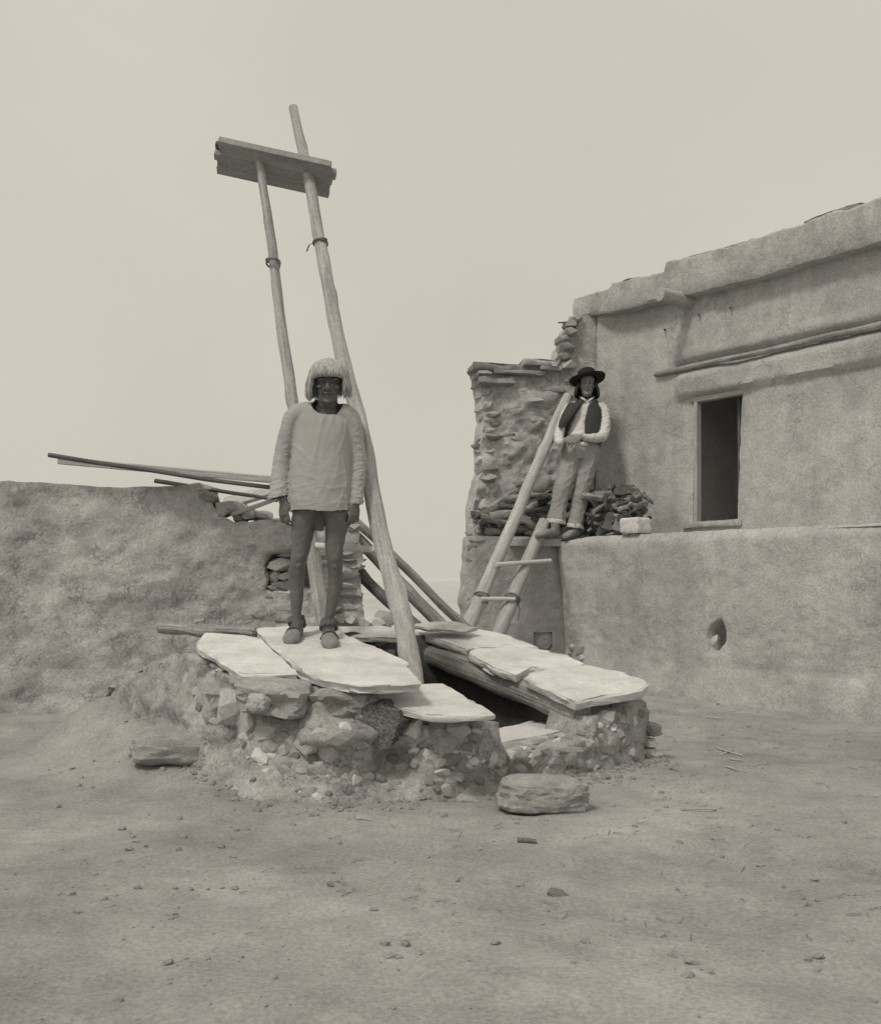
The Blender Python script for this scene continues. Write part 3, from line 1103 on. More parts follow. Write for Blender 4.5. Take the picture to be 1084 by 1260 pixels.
# logs leaning down to the right behind the hatchway
for pts, r0, r1, mt, lab, sd_, bn in (
        ((P(424, 631, 8.75), P(612, 806, 8.9)), 0.036, 0.036, M['timber'], 'upper knotted log of the three leaning behind the roof opening', 51, (0, 0)),
        ((P(428, 651, 8.85), P(568, 796, 8.7)), 0.055, 0.050, M['timber'], 'thick pale log leaning under the knotted one', 52, (0, 0)),
        ((P(425, 690, 8.7), P(545, 797, 8.3)), 0.048, 0.042, M['wood_dark'], 'dark log, lowest of the three leaning behind the opening', 53, (0, 0))):
    a, b = pts
    b = b + (b - a) * 0.28
    o = pole('log', a, b, r0, r1, mt, None, sd_, 0.015, 12, 0.12, 5, bend=bn)
    props(o, lab, 'log', 'logs leaning behind the roof opening')
for px, py_, Y, w, h, lab in ((461, 764, 7.5, 34, 13, 'smooth pale rounded stone behind the roof opening by the leaning logs'), (474, 760, 7.9, 30, 16, 'dark stone behind the pale rounded one under the leaning logs')):
    k = Y / F
    o = stone_at(P(px, py_ + 2, Y), (w * k, 0.25, h * k * 1.3), Vector((0, -1, 0)), None, 0.15, PALE if 'pale' in lab[:12] else ROCKS, 'stone')
    props(o, lab, 'stone')

# ------------------------------------------------------------------ the kiva hatchway
kiva = thing('kiva_hatchway', (-0.2, 6.2, 0.0), 'low walled entrance of rubble and mud with a dark roof opening', 'kiva entrance')
# outer path: x, y, top z, foot flare
OUT = [(-2.15, 6.70, .40, .12), (-1.50, 6.04, .68, .12), (-1.08, 5.50, .58, .22), (-0.86, 5.33, .54, .28), (-0.58, 5.22, .50, .27), (-0.35, 5.24, .40, .20), (-0.05, 5.31, .36, .13),
       (.20, 5.40, .375, .08), (.30, 5.45, .36, .07), (.345, 5.50, .20, .05), (.60, 5.70, .195, .04), (.80, 5.86, .20, .04), (.84, 5.90, .32, .03), (.93, 5.98, .325, .03), (1.24, 6.33, .355, .03),
       (1.22, 6.45, .38, .03), (.95, 6.78, .46, .04), (.64, 7.08, .545, .04), (.15, 7.56, .68, .04), (-.3, 7.30, .72, .04), (-.9, 6.88, .735, .04), (-1.75, 6.95, .62, .04)]
INN = [(-1.05, 6.42), (-.98, 6.25), (-.75, 5.95), (-.62, 5.78), (-.50, 5.62), (-.38, 5.62), (-.18, 5.66), (.02, 5.72), (.10, 5.76), (.16, 5.80), (.40, 5.96), (.60, 6.10), (.64, 6.14), (.66, 6.18), (.68, 6.24),
       (.66, 6.30), (.52, 6.52), (.36, 6.75), (.02, 7.16), (-.25, 7.04), (-.72, 6.68), (-1.03, 6.50)]
samp = []
for i in range(len(OUT)):
    a, b = OUT[i], OUT[(i + 1) % len(OUT)]
    c_, d_ = INN[i], INN[(i + 1) % len(INN)]
    k = max(1, int(math.hypot(b[0] - a[0], b[1] - a[1]) / 0.028))
    for j in range(k):
        t = j / k
        samp.append(([lerp(a[q], b[q], t) for q in range(4)], [lerp(c_[q], d_[q], t) for q in range(2)]))
kcx, kcy = -0.25, 6.3
kv, kf = [], []
VR = 26
prof_n = VR + 1 + 4 + 5
sm_in = []
ns = len(samp)
for i, (a, c_) in enumerate(samp):
    p, q = samp[i - 1][0], samp[(i + 1) % ns][0]
    t = Vector((q[0] - p[0], q[1] - p[1], 0)).normalized()
    o = Vector((t.y, -t.x, 0))
    if o.dot(Vector((a[0] - kcx, a[1] - kcy, 0))) < 0:
        o = -o
    base = Vector((a[0], a[1], 0))
    top = a[2] + 0.012 * nz((a[0] * 12, a[1] * 12, 0))
    for r in range(VR + 1):
        h = r / VR
        z = lerp(-0.15, top, h)
        fl_ = a[3] * (1 - min(1, h / 0.8)) ** 1.25
        pnt = base + o * fl_ + Vector((0, 0, z))
        ds = 0.05 * fbm(pnt, 3.2, 4) + 0.028 * fbm(pnt, 9, 4) + 0.010 * fbm(pnt, 28, 2)
        ds -= 0.03 * sstep(0.85, 1, h)
        # hollow scooped out at the left of the front face, and the ledge of mud above it
        e = Vector((pnt.x + 0.235, (pnt.z - 0.17), 0))
        if pnt.y < 5.8:
            ds -= 0.16 * math.exp(-((e.x / 0.12) ** 2 + (e.y / 0.11) ** 2))
            ds += 0.12 * math.exp(-(((pnt.x + 0.52) / 0.17) ** 2 + ((pnt.z - 0.33) / 0.06) ** 2))
            ds += 0.05 * abs(nz((pnt.x * 4, pnt.y * 4, pnt.z * 6 + 4))) * sstep(.05, .2, pnt.z)
        kv.append(pnt + o * ds)
    inn = Vector((c_[0], c_[1], 0))
    for r in range(1, 5):
        t = r / 4
        pz_ = top + (0.02 if r == 4 else 0.02 * nz((a[0] * 9, a[1] * 9, r)))
        kv.append(base.lerp(inn, t) + Vector((0, 0, pz_)))
    oi_ = (inn - Vector((kcx, kcy, 0))).normalized()
    for r in range(1, 6):
        t = r / 5
        pnt = inn + Vector((0, 0, lerp(top, -0.95, t)))
        kv.append(pnt + oi_ * (0.75 * sstep(0.45, 1.0, t) + 0.03 * fbm(pnt, 5, 3)))
n_ = prof_n
for i in range(ns):
    i2 = (i + 1) % ns
    for r in range(n_ - 1):
        kf.append((i * n_ + r, i2 * n_ + r, i2 * n_ + r + 1, i * n_ + r + 1))
wm = mk('mud_wall', kv, kf, M['mud'], kiva, None, True, 180)
wm.data.materials.append(M['pit'])  # inner faces painted dark to give the shade of the opening
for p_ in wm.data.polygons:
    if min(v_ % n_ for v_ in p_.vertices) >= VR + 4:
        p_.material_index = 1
KT = bvh_of(wm)
fz = -0.95
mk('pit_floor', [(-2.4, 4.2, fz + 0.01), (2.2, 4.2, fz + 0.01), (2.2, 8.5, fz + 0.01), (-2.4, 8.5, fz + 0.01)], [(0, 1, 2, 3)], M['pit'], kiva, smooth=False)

# stones bedded in the hatchway walls
wall_stones([
    (509, 898, 22, 27, 'p'), (524, 901, 9, 15), (537, 893, 16, 15), (496, 898, 14, 15), (521, 917, 15, 11), (526, 930, 15, 18, 'p'), (541, 938, 14, 12), (545, 951, 20, 12, 'p', .5),
    (556, 936, 18, 18), (586, 893, 17, 18), (584, 908, 18, 10), (583, 937, 15, 11, 'p'), (607, 935, 15, 19, 'p', .4), (551, 973, 20, 16), (566, 902, 28, 14), (538, 972, 12, 12), (528, 962, 14, 10),
    (510, 940, 16, 14), (566, 955, 18, 12), (590, 960, 16, 10), (575, 920, 14, 10),
    (629, 931, 15, 14, 'p', .6), (648, 924, 11, 9, 'p'), (700, 924, 34, 8, 's'), (666, 912, 20, 6, 's'), (695, 909, 15, 11), (728, 873, 13, 20), (746, 884, 24, 20, 'p', -.5), (756, 895, 28, 9, 'p', -.1),
    (747, 869, 17, 11), (761, 874, 14, 15), (764, 887, 10, 9), (767, 865, 13, 8), (770, 880, 7, 20), (780, 886, 9, 19, 'p', 0), (745, 922, 26, 13), (767, 916, 9, 16), (742, 933, 18, 8), (757, 938, 9, 14),
    (763, 941, 7, 10), (739, 908, 20, 10), (618, 950, 18, 12), (640, 945, 20, 12), (655, 938, 14, 10), (680, 938, 22, 12), (672, 925, 16, 10), (712, 938, 20, 14), (724, 915, 16, 10), (715, 902, 16, 9),
    (604, 958, 16, 10), (738, 893, 8, 9, 'p'), (778, 862, 10, 10), (783, 910, 12, 20), (778, 928, 14, 14), (730, 945, 16, 10), (700, 950, 18, 9), (660, 955, 18, 9)], KT, kiva, 0.20, 0.9)
wall_stones([
    (281, 868, 44, 40, '', .25), (306, 882, 28, 34, '', -.1), (263, 848, 42, 17, '', .35), (298, 852, 20, 22, '', .3), (299, 841, 20, 5, 's', 0.05), (279, 901, 15, 15, 'p', .5), (265, 889, 17, 11),
    (289, 899, 10, 14), (261, 867, 14, 20), (319, 933, 24, 15, 'p', .6), (338, 886, 26, 17), (405, 957, 9, 10, 'p'), (393, 995, 7, 7, 'p'), (370, 975, 6, 5, 'p'), (367, 878, 9, 11, 'p'),
    (262, 820, 24, 8), (250, 808, 16, 8), (274, 826, 18, 7, 'p'), (310, 905, 18, 20), (334, 905, 24, 14), (360, 892, 34, 16), (330, 950, 14, 9, 'p'), (395, 905, 30, 15), (418, 908, 36, 18, '', .1),
    (405, 925, 24, 26, '', .2), (440, 880, 22, 20), (420, 868, 26, 16), (455, 868, 18, 12, 'p'), (300, 915, 12, 12), (290, 918, 12, 8), (425, 952, 20, 18), (440, 930, 18, 14), (385, 935, 16, 20),
    (350, 925, 18, 16), (470, 960, 18, 14), (495, 945, 16, 14), (350, 905, 16, 10), (312, 960, 12, 8), (245, 870, 14, 14), (240, 850, 14, 10)], KT, kiva, 0.24, 0.9)


rn = random.Random(55)                                    # smaller chinking stones scattered through the mud
chink = []
for px, py, w, h, k_ in ((262, 832, 26, 16, 's'), (290, 838, 24, 14, 's'), (284, 888, 26, 20, ''), (312, 868, 26, 22, 's'), (320, 900, 30, 20, ''), (336, 920, 26, 16, 's'), (256, 886, 22, 16, ''), (300, 905, 26, 18, 'p'), (352, 940, 24, 16, ''), (372, 918, 30, 18, 's'), (392, 950, 26, 16, ''), (250, 830, 18, 14, ''), (408, 935, 26, 18, 's'), (446, 915, 24, 18, ''), (460, 945, 24, 16, 's')):
    chink.append((px, py, w, h, k_, 0.15))
for i in range(110):
    px = rn.uniform(262, 798)
    lo_, hi_ = pl([(262, 840), (300, 880), (330, 890), (450, 885), (600, 900), (700, 912), (720, 870), (798, 860)], px), pl([(262, 900), (330, 955), (395, 985), (560, 970), (735, 945), (798, 930)], px)
    w = rn.uniform(7, 20)
    chink.append((px, rn.uniform(lo_, hi_), w, w * rn.uniform(.45, .95), rn.choice(('', 's', 'p', 's')), rn.uniform(-.4, .4)))
wall_stones(chink, KT, kiva, 0.34, 0.8)


def blockrock(name, c, size, yaw, mat, parent, seed, e=4.0, amp=0.10, sub=4, tilt=0.0):
    import bmesh
    bm = bmesh.new()
    bmesh.ops.create_icosphere(bm, subdivisions=sub, radius=1)
    for v in bm.verts:
        k = (abs(v.co.x) ** e + abs(v.co.y) ** e + abs(v.co.z) ** e) ** (1 / e)
        v.co /= k
        n = 1 + amp * fbm(v.co + Vector((seed, 0, 0)), 1.3, 3) + amp * 0.4 * fbm(v.co + Vector((0, seed, 0)), 4.5, 3)
        v.co *= n
        v.co.z = lerp(v.co.z, round(v.co.z * 3 + 0.3 * nz(v.co * 2)) / 3, 0.30)
        v.co = Vector((v.co.x * size[0] / 2, v.co.y * size[1] / 2, v.co.z * size[2] / 2))
    me = bpy.data.meshes.new(name)
    bm.to_mesh(me)
    bm.free()
    me.materials.append(mat)
    for p in me.polygons:
        p.use_smooth = True
    me.set_sharp_from_angle(angle=R(38))
    Mx = Matrix.Translation(c) @ Matrix.Rotation(yaw, 4, 'Z') @ Matrix.Rotation(tilt, 4, 'Y')
    return link(bpy.data.objects.new(name, me), parent, Mx)


o = blockrock('stone_block', P(782, 647.0, 9.90), (0.235, 0.20, 0.15), math.atan2(lout.x, -lout.y), M['stone_pale'], None, 35, 9.0, 0.05, 4)
props(o, 'squared pale stone block set on the terrace edge beside the firewood', 'stone')
# large stones of the front corner
blockrock('stone', P(342, 857, 5.34), (0.36, 0.34, 0.17), -0.25, M['stone'], kiva, 71, 5.0, 0.16, tilt=0.10)
blockrock('stone', P(425, 862, 5.40), (0.36, 0.34, 0.15), 0.25, M['mud'], kiva, 72, 4.0, 0.2)
blockrock('stone', P(318, 866, 5.18), (0.10, 0.12, 0.10), 0.6, M['stone'], kiva, 74, 2.6, 0.2)
# weathered juniper butt standing out of the front face
bt, bn2 = hit(469, 890, KT)
lg = pole('log_butt', bt + Vector((0.10, 0.25, 0.02)), P(468, 892, bt.y - 0.07), 0.095, 0.10, M['root'], kiva, 76, 0.01, 28, 0.40, 10, 0.95, 16)
blockrock('stone', P(796, 897, 6.42), (0.10, 0.22, 0.085), 0.5, M['stone'], kiva, 77, 3, 0.15)
blockrock('stone', P(795, 914, 6.42), (0.085, 0.18, 0.06), 0.5, M['stone_pale'], kiva, 78, 3, 0.15)
blockrock('stone', P(797, 929, 6.38), (0.10, 0.2, 0.08), 0.5, M['stone'], kiva, 79, 3, 0.15)

# squared beam carrying the slabs on the right of the opening
ba, bb = P(716, 881, 6.02), P(505, 794, 7.34)
bdn = (bb - ba).normalized()
bx = bdn.cross(UP).normalized()
bx = -bx if bx.x < 0 else bx
bup = bx.cross(bdn)
if bup.z < 0:
    bup = -bup
pole('beam', ba, bb, 0.070, 0.068, M['timber'], kiva, 81, 0.008, 16, 0.16, 4, 1.15)

# rear lintel of the opening and the timber at the left rear
slab('ledge_stone', [PP(x, y, -2.0, .24) for x, y in ((405, 772), (470, 770), (500, 777), (494, 786), (455, 785), (410, 784))], 0.035, M['stone_pale'], kiva, 83, 0.012, 2)
wall_stones([(430, 795, 22, 8), (455, 800, 26, 8, 's'), (478, 803, 20, 9, 's'), (468, 792, 20, 6), (482, 815, 16, 8)], KT, kiva, 0.35)
ra = P(190, 779, 6.60)
o = bbox('timber', ra, P(312, 781, 6.55) - ra, Vector((0.0, 0.20, 0.0)), Vector((0, 0, 0.06)), M['timber'], None, 0.02, 10, 0.025, 84)
props(o, 'weathered squared timber lying behind the left flagstone', 'timber')
bbox('rear_beam', P(300, 777, 6.66), P(420, 779, 6.85) - P(300, 777, 6.66), Vector((-0.05, 0.14, 0)), Vector((0, 0, 0.03)), M['timber'], kiva, 0.012, 8, 0.01, 85)

# flagstones laid round the opening (each could be lifted away)
FG = 'flagstones round the roof opening'
cA = -1.56
slab('flagstone', [PP(x, y, cA) for x, y in ((241, 793), (252, 779), (300, 781), (319, 785), (333, 797), (367, 828), (338, 830), (298, 831), (266, 810))], 0.045, M['slab'], None, 1, 0.018, 3,
     'broad pale flagstone at far left, left of the slab under the bareheaded man', 'flagstone', FG)
slab('flagstone', [PP(x, y, cA + .005) for x, y in ((314, 773), (360, 770), (416, 771), (428, 783), (470, 800), (500, 813), (519, 840), (480, 842), (440, 842), (388, 833), (362, 818), (330, 791))], 0.05, M['slab'], None, 2, 0.018, 3,
     'large pale flagstone the bareheaded man stands on', 'flagstone', FG)
slab('flagstone', [PP(x, y, -1.690) for x, y in ((447, 853), (500, 842), (545, 841), (570, 855), (609, 878), (560, 881), (530, 881), (490, 871), (468, 866))], 0.034, M['slab'], None, 3, 0.014, 2,
     'small pointed flagstone jutting over the front of the dark opening', 'flagstone', FG)
cR = -2.33
slab('flagstone', [PP(x, y, cR, .275) for x, y in ((506, 775), (515, 770), (580, 771), (630, 783), (664, 797), (620, 797), (575, 799), (545, 790))], 0.05, M['slab'], None, 4, 0.014, 3,
     'farthest flagstone on the right beam, next to the ladder pole', 'flagstone', FG)
slab('flagstone', [PP(x, y, cR + .01, .275) for x, y in ((574, 803), (582, 798), (640, 796), (690, 803), (722, 818), (690, 826), (655, 821), (634, 832), (606, 822))], 0.055, M['slab'], None, 5, 0.020, 3,
     'middle flagstone on the right beam with a broken near edge', 'flagstone', FG)
slab('flagstone', [PP(x, y, cR + .02, .275) for x, y in ((645, 834), (652, 827), (722, 818), (770, 826), (798, 841), (790, 849), (740, 857), (708, 865), (680, 852))], 0.06, M['slab'], None, 6, 0.014, 3,
     'nearest flagstone at the right end, smooth with a rounded corner', 'flagstone', FG)
slab('ledge_stone', [PP(x, y, -.87, 0) for x, y in ((588, 902), (640, 891), (682, 882), (702, 889), (694, 900), (640, 910), (596, 918))], 0.05, M['slab'], kiva, 7, 0.012, 2)
slab('ledge_stone', [PP(x, y, -.85, 0) for x, y in ((672, 880), (690, 878), (712, 888), (700, 893), (684, 888))], 0.03, M['slab'], kiva, 8, 0.01, 2)
slab('ledge_stone', [PP(x, y, -2.26, .275) for x, y in ((500, 768), (560, 764), (590, 772), (570, 776), (530, 774))], 0.025, M['stone'], kiva, 9, 0.02, 2)

# ------------------------------------------------------------------ tall ladder in the opening
def ladder_pole(a, b, base_z, *rest, **kw):
    d = b - a
    return a + d * ((base_z - a.z) / d.z), b


tl = thing('tall_ladder', (0, 5.6, -0.94), 'tall two pole ladder rising out of the opening, with a wide board at its head', 'ladder')
RA0, RA1 = P(503, 822, 5.80), P(369, 178, 7.1)
LA0, LA1 = P(400, 772, 6.5), P(317, 196, 7.0)
pr0, pr1 = ladder_pole(RA0, RA1, -0.93)
pl0, pl1 = ladder_pole(LA0, LA1, -0.93)
pr1 = pr1 + (pr1 - pr0) * 0.06
pole('pole', pr0, pr1, 0.070, 0.030, M['wood'], tl, 91, 0.015, 14, 0.17, 15, rings=100)
pole('pole', pl0, pl1, 0.058, 0.026, M['wood'], tl, 92, 0.017, 14, 0.18, 15, rings=100)
pdr = (pr1 - pr0).normalized()


def on_line(a, b, py):
    """point of the 3-D line a-b seen at picture height py"""
    lo, hi = 0.0, 1.0
    f = lambda t: HY - (a.lerp(b, t).z - CZ) / a.lerp(b, t).y * F
    for _ in range(50):
        m_ = (lo + hi) / 2
        if f(m_) > py:
            lo = m_
        else:
            hi = m_
    return a.lerp(b, lo)


def ring_tie(name, c, axis, r, mat, parent, tail=None, turns=2, seed=0):
    axis = axis.normalized()
    q = axis.to_track_quat('Z', 'Y').to_matrix()
    vs_, fs = [], []
    n, s = 18, 6
    for tnum in range(turns):
        st = len(vs_)
        for i in range(n):
            a = 2 * math.pi * i / n
            cc = c + q @ Vector((math.cos(a) * r, math.sin(a) * r, (tnum - (turns - 1) / 2) * 0.016 + 0.012 * math.sin(a + seed + tnum * 1.7)))
            rd = q @ Vector((math.cos(a), math.sin(a), 0))
            for j in range(s):
                b = 2 * math.pi * j / s
                vs_.append(cc + rd * 0.006 * math.cos(b) + axis * 0.007 * math.sin(b))
        for i in range(n):
            for j in range(s):
                fs.append((st + i * s + j, st + ((i + 1) % n) * s + j, st + ((i + 1) % n) * s + (j + 1) % s, st + i * s + (j + 1) % s))
    if tail:
        st = len(vs_)
        pts = [c + Vector(t) for t in tail]
        for i, p in enumerate(pts):
            for j in range(5):
                b = 2 * math.pi * j / 5
                vs_.append(p + Vector((math.cos(b), math.sin(b), 0.4 * math.cos(b))) * 0.006)
        for i in range(len(pts) - 1):
            for j in range(5):
                fs.append((st + i * 5 + j, st + i * 5 + (j + 1) % 5, st + (i + 1) * 5 + (j + 1) % 5, st + (i + 1) * 5 + j))
    return mk(name, vs_, fs, mat, parent, Matrix.Translation(c), True, 180)


rg0 = on_line(pl0, pl1, 671)
rg1 = on_line(pr0, pr1, 677)
ex = (rg1 - rg0).normalized()
pole('rung', rg0 - ex * 0.06, rg1 + ex * 0.05, 0.021, 0.020, M['rung'], tl, 93, 0.006, 10, 0.08, 1)
ring_tie('lashing', on_line(pl0, pl1, 322) + Vector((0.005, 0, 0)), pl1 - pl0, 0.044, M['rope'], tl, [(0.03, -0.03, 0), (0.05, -0.035, -0.01), (0.045, -0.03, -0.05)], 2, 1)
ring_tie('lashing', on_line(pr0, pr1, 298), pr1 - pr0, 0.045, M['rope'], tl, [(-0.04, -0.01, -0.005), (-0.07, -0.015, -0.02), (-0.085, -0.01, -0.06)], 2, 2)

# head board, perpendicular to the poles
pL, pR = on_line(pl0, pl1, 203), on_line(pr0, pr1, 216)
ax = (pR - pL).normalized()
pn = (pdr - ax * pdr.dot(ax)).normalized()
bw_ = ax.cross(pn).normalized()
if bw_.y > 0:
    bw_ = -bw_                                           # towards the camera
strips = [(-0.165, 0.0655), (-0.10, 0.0605), (-0.04, 0.0555), (0.015, 0.0605), (0.075, 0.06)]
xr = (P(409, 222, pR.y) - pL).dot(ax)
xl = (P(268, 186, pL.y) - pL).dot(ax)
rn = random.Random(4)
hb = bpy.data.objects.new('head_board', None)
link(hb, tl, Matrix.Translation(pL))
for i, (b0, wd) in enumerate(strips):
    e0, e1 = xl + rn.uniform(-.02, .03) + 0.02 * i * 0, xr + rn.uniform(-.03, .03)
    bbox('strip', pL + ax * e0 + bw_ * b0 + pn * (0.0008 * (i % 2)), ax * (e1 - e0), bw_ * wd, pn * 0.045, M['board'], hb, 0.0015, 8, 0.0, 95 + i)
bbox('strip', pL + ax * (xl + 0.01) + bw_ * 0.055 + pn * 0.052, ax * (xr - xl - 0.05), bw_ * 0.045, pn * 0.03, M['board'], hb, 0.005, 8, 0.002, 99)
bbox('strip', pL + ax * (xl - 0.02) + bw_ * 0.0 + pn * 0.050, ax * ((P(329, 190, pL.y) - pL).dot(ax) - xl + 0.02), bw_ * 0.05, pn * 0.035, M['wood_dark'], hb, 0.005, 8, 0.003, 100)

# ------------------------------------------------------------------ short ladder against the terrace
sl = thing('short_ladder', (0.0, 9.7, 0.06), 'short pole ladder leaning against the terrace below the man in the hat', 'ladder')
s0, s1 = P(578, 768, 9.92), P(699, 487, 10.98)
s0, s1 = ladder_pole(s0, s1, 0.03)
t0, t1 = P(613, 778, 9.93), P(671, 641, 10.60)
t0, t1 = ladder_pole(t0, t1, 0.03)
pole('pole', s0, s1, 0.072, 0.048, M['wood'], sl, 111, 0.016, 12, 0.14, 7)
pole('pole', t0, t1, 0.072, 0.060, M['wood'], sl, 112, 0.012, 12, 0.10, 4)
for pa, pb, e0, ext, sd_ in ((695, 692, 0.02, 0.26, 113), (737, 738, 0.02, 0.02, 114)):
    a, b = on_line(s0, s1, pa) + Vector((0.02, -0.075, 0)), on_line(t0, t1, pb) + Vector((0, -0.075, 0))
    e = (b - a).normalized()
    pole('rung', a - e * e0, b + e * ext, 0.023, 0.021, M['rung'], sl, sd_, 0.005, 10, 0.08, 1)
ring_tie('lashing', on_line(s0, s1, 735), s1 - s0, 0.076, M['rope'], sl, [(0.05, -0.06, 0), (0.12, -0.03, -0.03), (0.2, -0.03, 0.0)], 3, 1)
ring_tie('lashing', on_line(t0, t1, 738), t1 - t0, 0.076, M['rope'], sl, [(0.05, -0.05, 0.0), (0.07, -0.05, -0.1), (0.05, -0.05, -0.2)], 3, 2)

# ------------------------------------------------------------------ stones and litter on the ground
def rest(px, py, tree=GT):
    loc, n = hit(px, py, tree)
    return loc


bl = rest(671, 1002) + Vector((0.0, 0.13, 0.065))
o = blockrock('boulder', bl, (0.42, 0.29, 0.175), 0.12, M['rock'], None, 31, 3.6, 0.12, 5)
props(o, 'flat topped grey boulder lying on the earth before the hatchway', 'boulder')
o = blockrock('ledge_boulder', P(232, 918, 5.82), (0.60, 0.46, 0.19), 0.1, M['rock'], None, 33, 3.8, 0.12, 4)
props(o, 'broad low ledge stone half buried at the left of the hatchway', 'stone')
for px, py_, w, h, lab, ms in ((576, 981, 32, 14, 'flat tilted stone leaning at the foot of the hatchway front', ROCKS), (684, 1098, 26, 12, 'half buried stone nearest the camera', ROCKS),
                               (452, 1005, 30, 8, 'low worn stone in the earth before the front corner', ROCKS)):
    l_ = rest(px, py_ + h * .3)
    k = l_.y / F
    o = stone_at(l_, (w * k, w * k * 0.7, h * k), Vector((0, -1, 0)), None, 0.25, ms, 'stone')
    props(o, lab, 'stone')
a = rest(637, 1036)
b = rest(660, 1038)
o = pole('stick', a + UP * .012, b + UP * .012, 0.013, 0.011, M['wood_dark'], None, 121, 0.006, 8, 0.2, 1)
props(o, 'short dark charred stick lying on the earth in front of the boulder', 'stick')
for i, (x0, y0, x1, y1) in enumerate(((880, 922, 912, 931), (897, 936, 914, 938), (838, 998, 880, 999), (893, 945, 918, 952), (886, 930, 900, 924), (868, 884, 890, 887))):
    o = pole('twig', rest(x0, y0) + UP * .008, rest(x1, y1) + UP * .010, 0.006, 0.004, M['wood'], None, 130 + i, 0.006, 6, 0.15, 1)
    props(o, ('pale twig on the earth below the terrace wall, slanting down to the right', 'short twig under the slanting one, nearly at the picture edge', 'long straight twig by itself on the earth right of the boulder',
              'short twig nearest the camera of those at the right', 'twig slanting up to the right above the others at right', 'twig on the earth closest to the foot of the terrace wall')[i], 'twig', 'twigs on the earth at right')
rn = random.Random(90)
pv, pf = [], []


def add_pebble(x, y, s):
    me = ROCKS[rn.randrange(12)]
    z = gz(x, y)
    a = rn.uniform(0, 6.28)
    ca, sa = math.cos(a), math.sin(a)
    st = len(pv)
    sx, sy, sz = s * rn.uniform(.8, 1.4), s * rn.uniform(.7, 1.1), s * rn.uniform(.4, .8)
    for v in me.vertices:
        p = v.co
        pv.append((x + (p.x * sx * ca - p.y * sy * sa), y + (p.x * sx * sa + p.y * sy * ca), z + p.z * sz + sz * .15))
    for f in me.polygons:
        pf.append(tuple(st + i for i in f.vertices))


for i in range(4200):
    y = 2.6 + 8.0 * rn.random() ** 1.2
    x = rn.uniform(-0.46, 0.46) * y
    if inpoly(x, y, [(-1.6, 6.5), (-1.1, 5.4), (-.5, 5.15), (.9, 5.95), (1.3, 6.4), (.2, 7.6)]):
        continue
    if noise.noise(Vector((x * 1.4, y * 1.4, 3))) + 0.5 * noise.noise(Vector((x * 4, y * 4, 8))) < 0.12 and rn.random() < .88:
        continue
    add_pebble(x, y, 0.005 + 0.030 * rn.random() ** 7)
for i in range(700):                                     # rubble fallen at the foot of the hatchway
    t = rn.random()
    q = rn.choice((((-1.6, 6.2), (-0.75, 5.1)), ((-0.62, 5.0), (0.9, 5.95)), ((0.9, 5.95), (1.35, 6.35))))
    x = lerp(q[0][0], q[1][0], t) + rn.gauss(0, .05) - 0.03
    y = lerp(q[0][1], q[1][1], t) - abs(rn.gauss(0, .16))
    add_pebble(x, y, 0.01 + 0.03 * rn.random() ** 3)
o = mk('pebbles', pv, pf, M['stone'], None, None, True, 35)
props(o, 'small pebbles and rubble strewn over the trodden earth', kind='stuff')
rn = random.Random(91)
tv, tf = [], []
for i in range(520):
    y = 3.2 + 6.5 * rn.random()
    x = rn.uniform(-0.2, 0.44) * y if i < 400 else rn.uniform(.15, .44) * y
    if inpoly(x, y, [(-1.6, 6.5), (-1.1, 5.4), (-.5, 5.15), (.9, 5.95), (1.3, 6.4), (.2, 7.6)]):
        continue
    a = rn.gauss(0.2, 0.7)
    L = rn.uniform(.015, .07)
    wd = rn.uniform(.0008, .0022)
    z = gz(x, y)
    st = len(tv)
    d = Vector((math.cos(a), math.sin(a), 0))
    s_ = Vector((-d.y, d.x, 0))
    c = Vector((x, y, z + 0.003))
    for e in (-1, 1):
        for q in ((1, 0), (-1, 0), (0, 1)):
            tv.append(c + d * e * L / 2 + s_ * q[0] * wd + UP * (q[1] * wd * 2 + (0.006 if e > 0 else 0)))
    tf += [(st, st + 1, st + 4, st + 3), (st + 1, st + 2, st + 5, st + 4), (st + 2, st, st + 3, st + 5), (st, st + 2, st + 1), (st + 3, st + 4, st + 5)]
o = mk('straw_litter', tv, tf, M['firewood'], None, None, False)
props(o, 'bits of straw and chips scattered on the earth', kind='stuff')

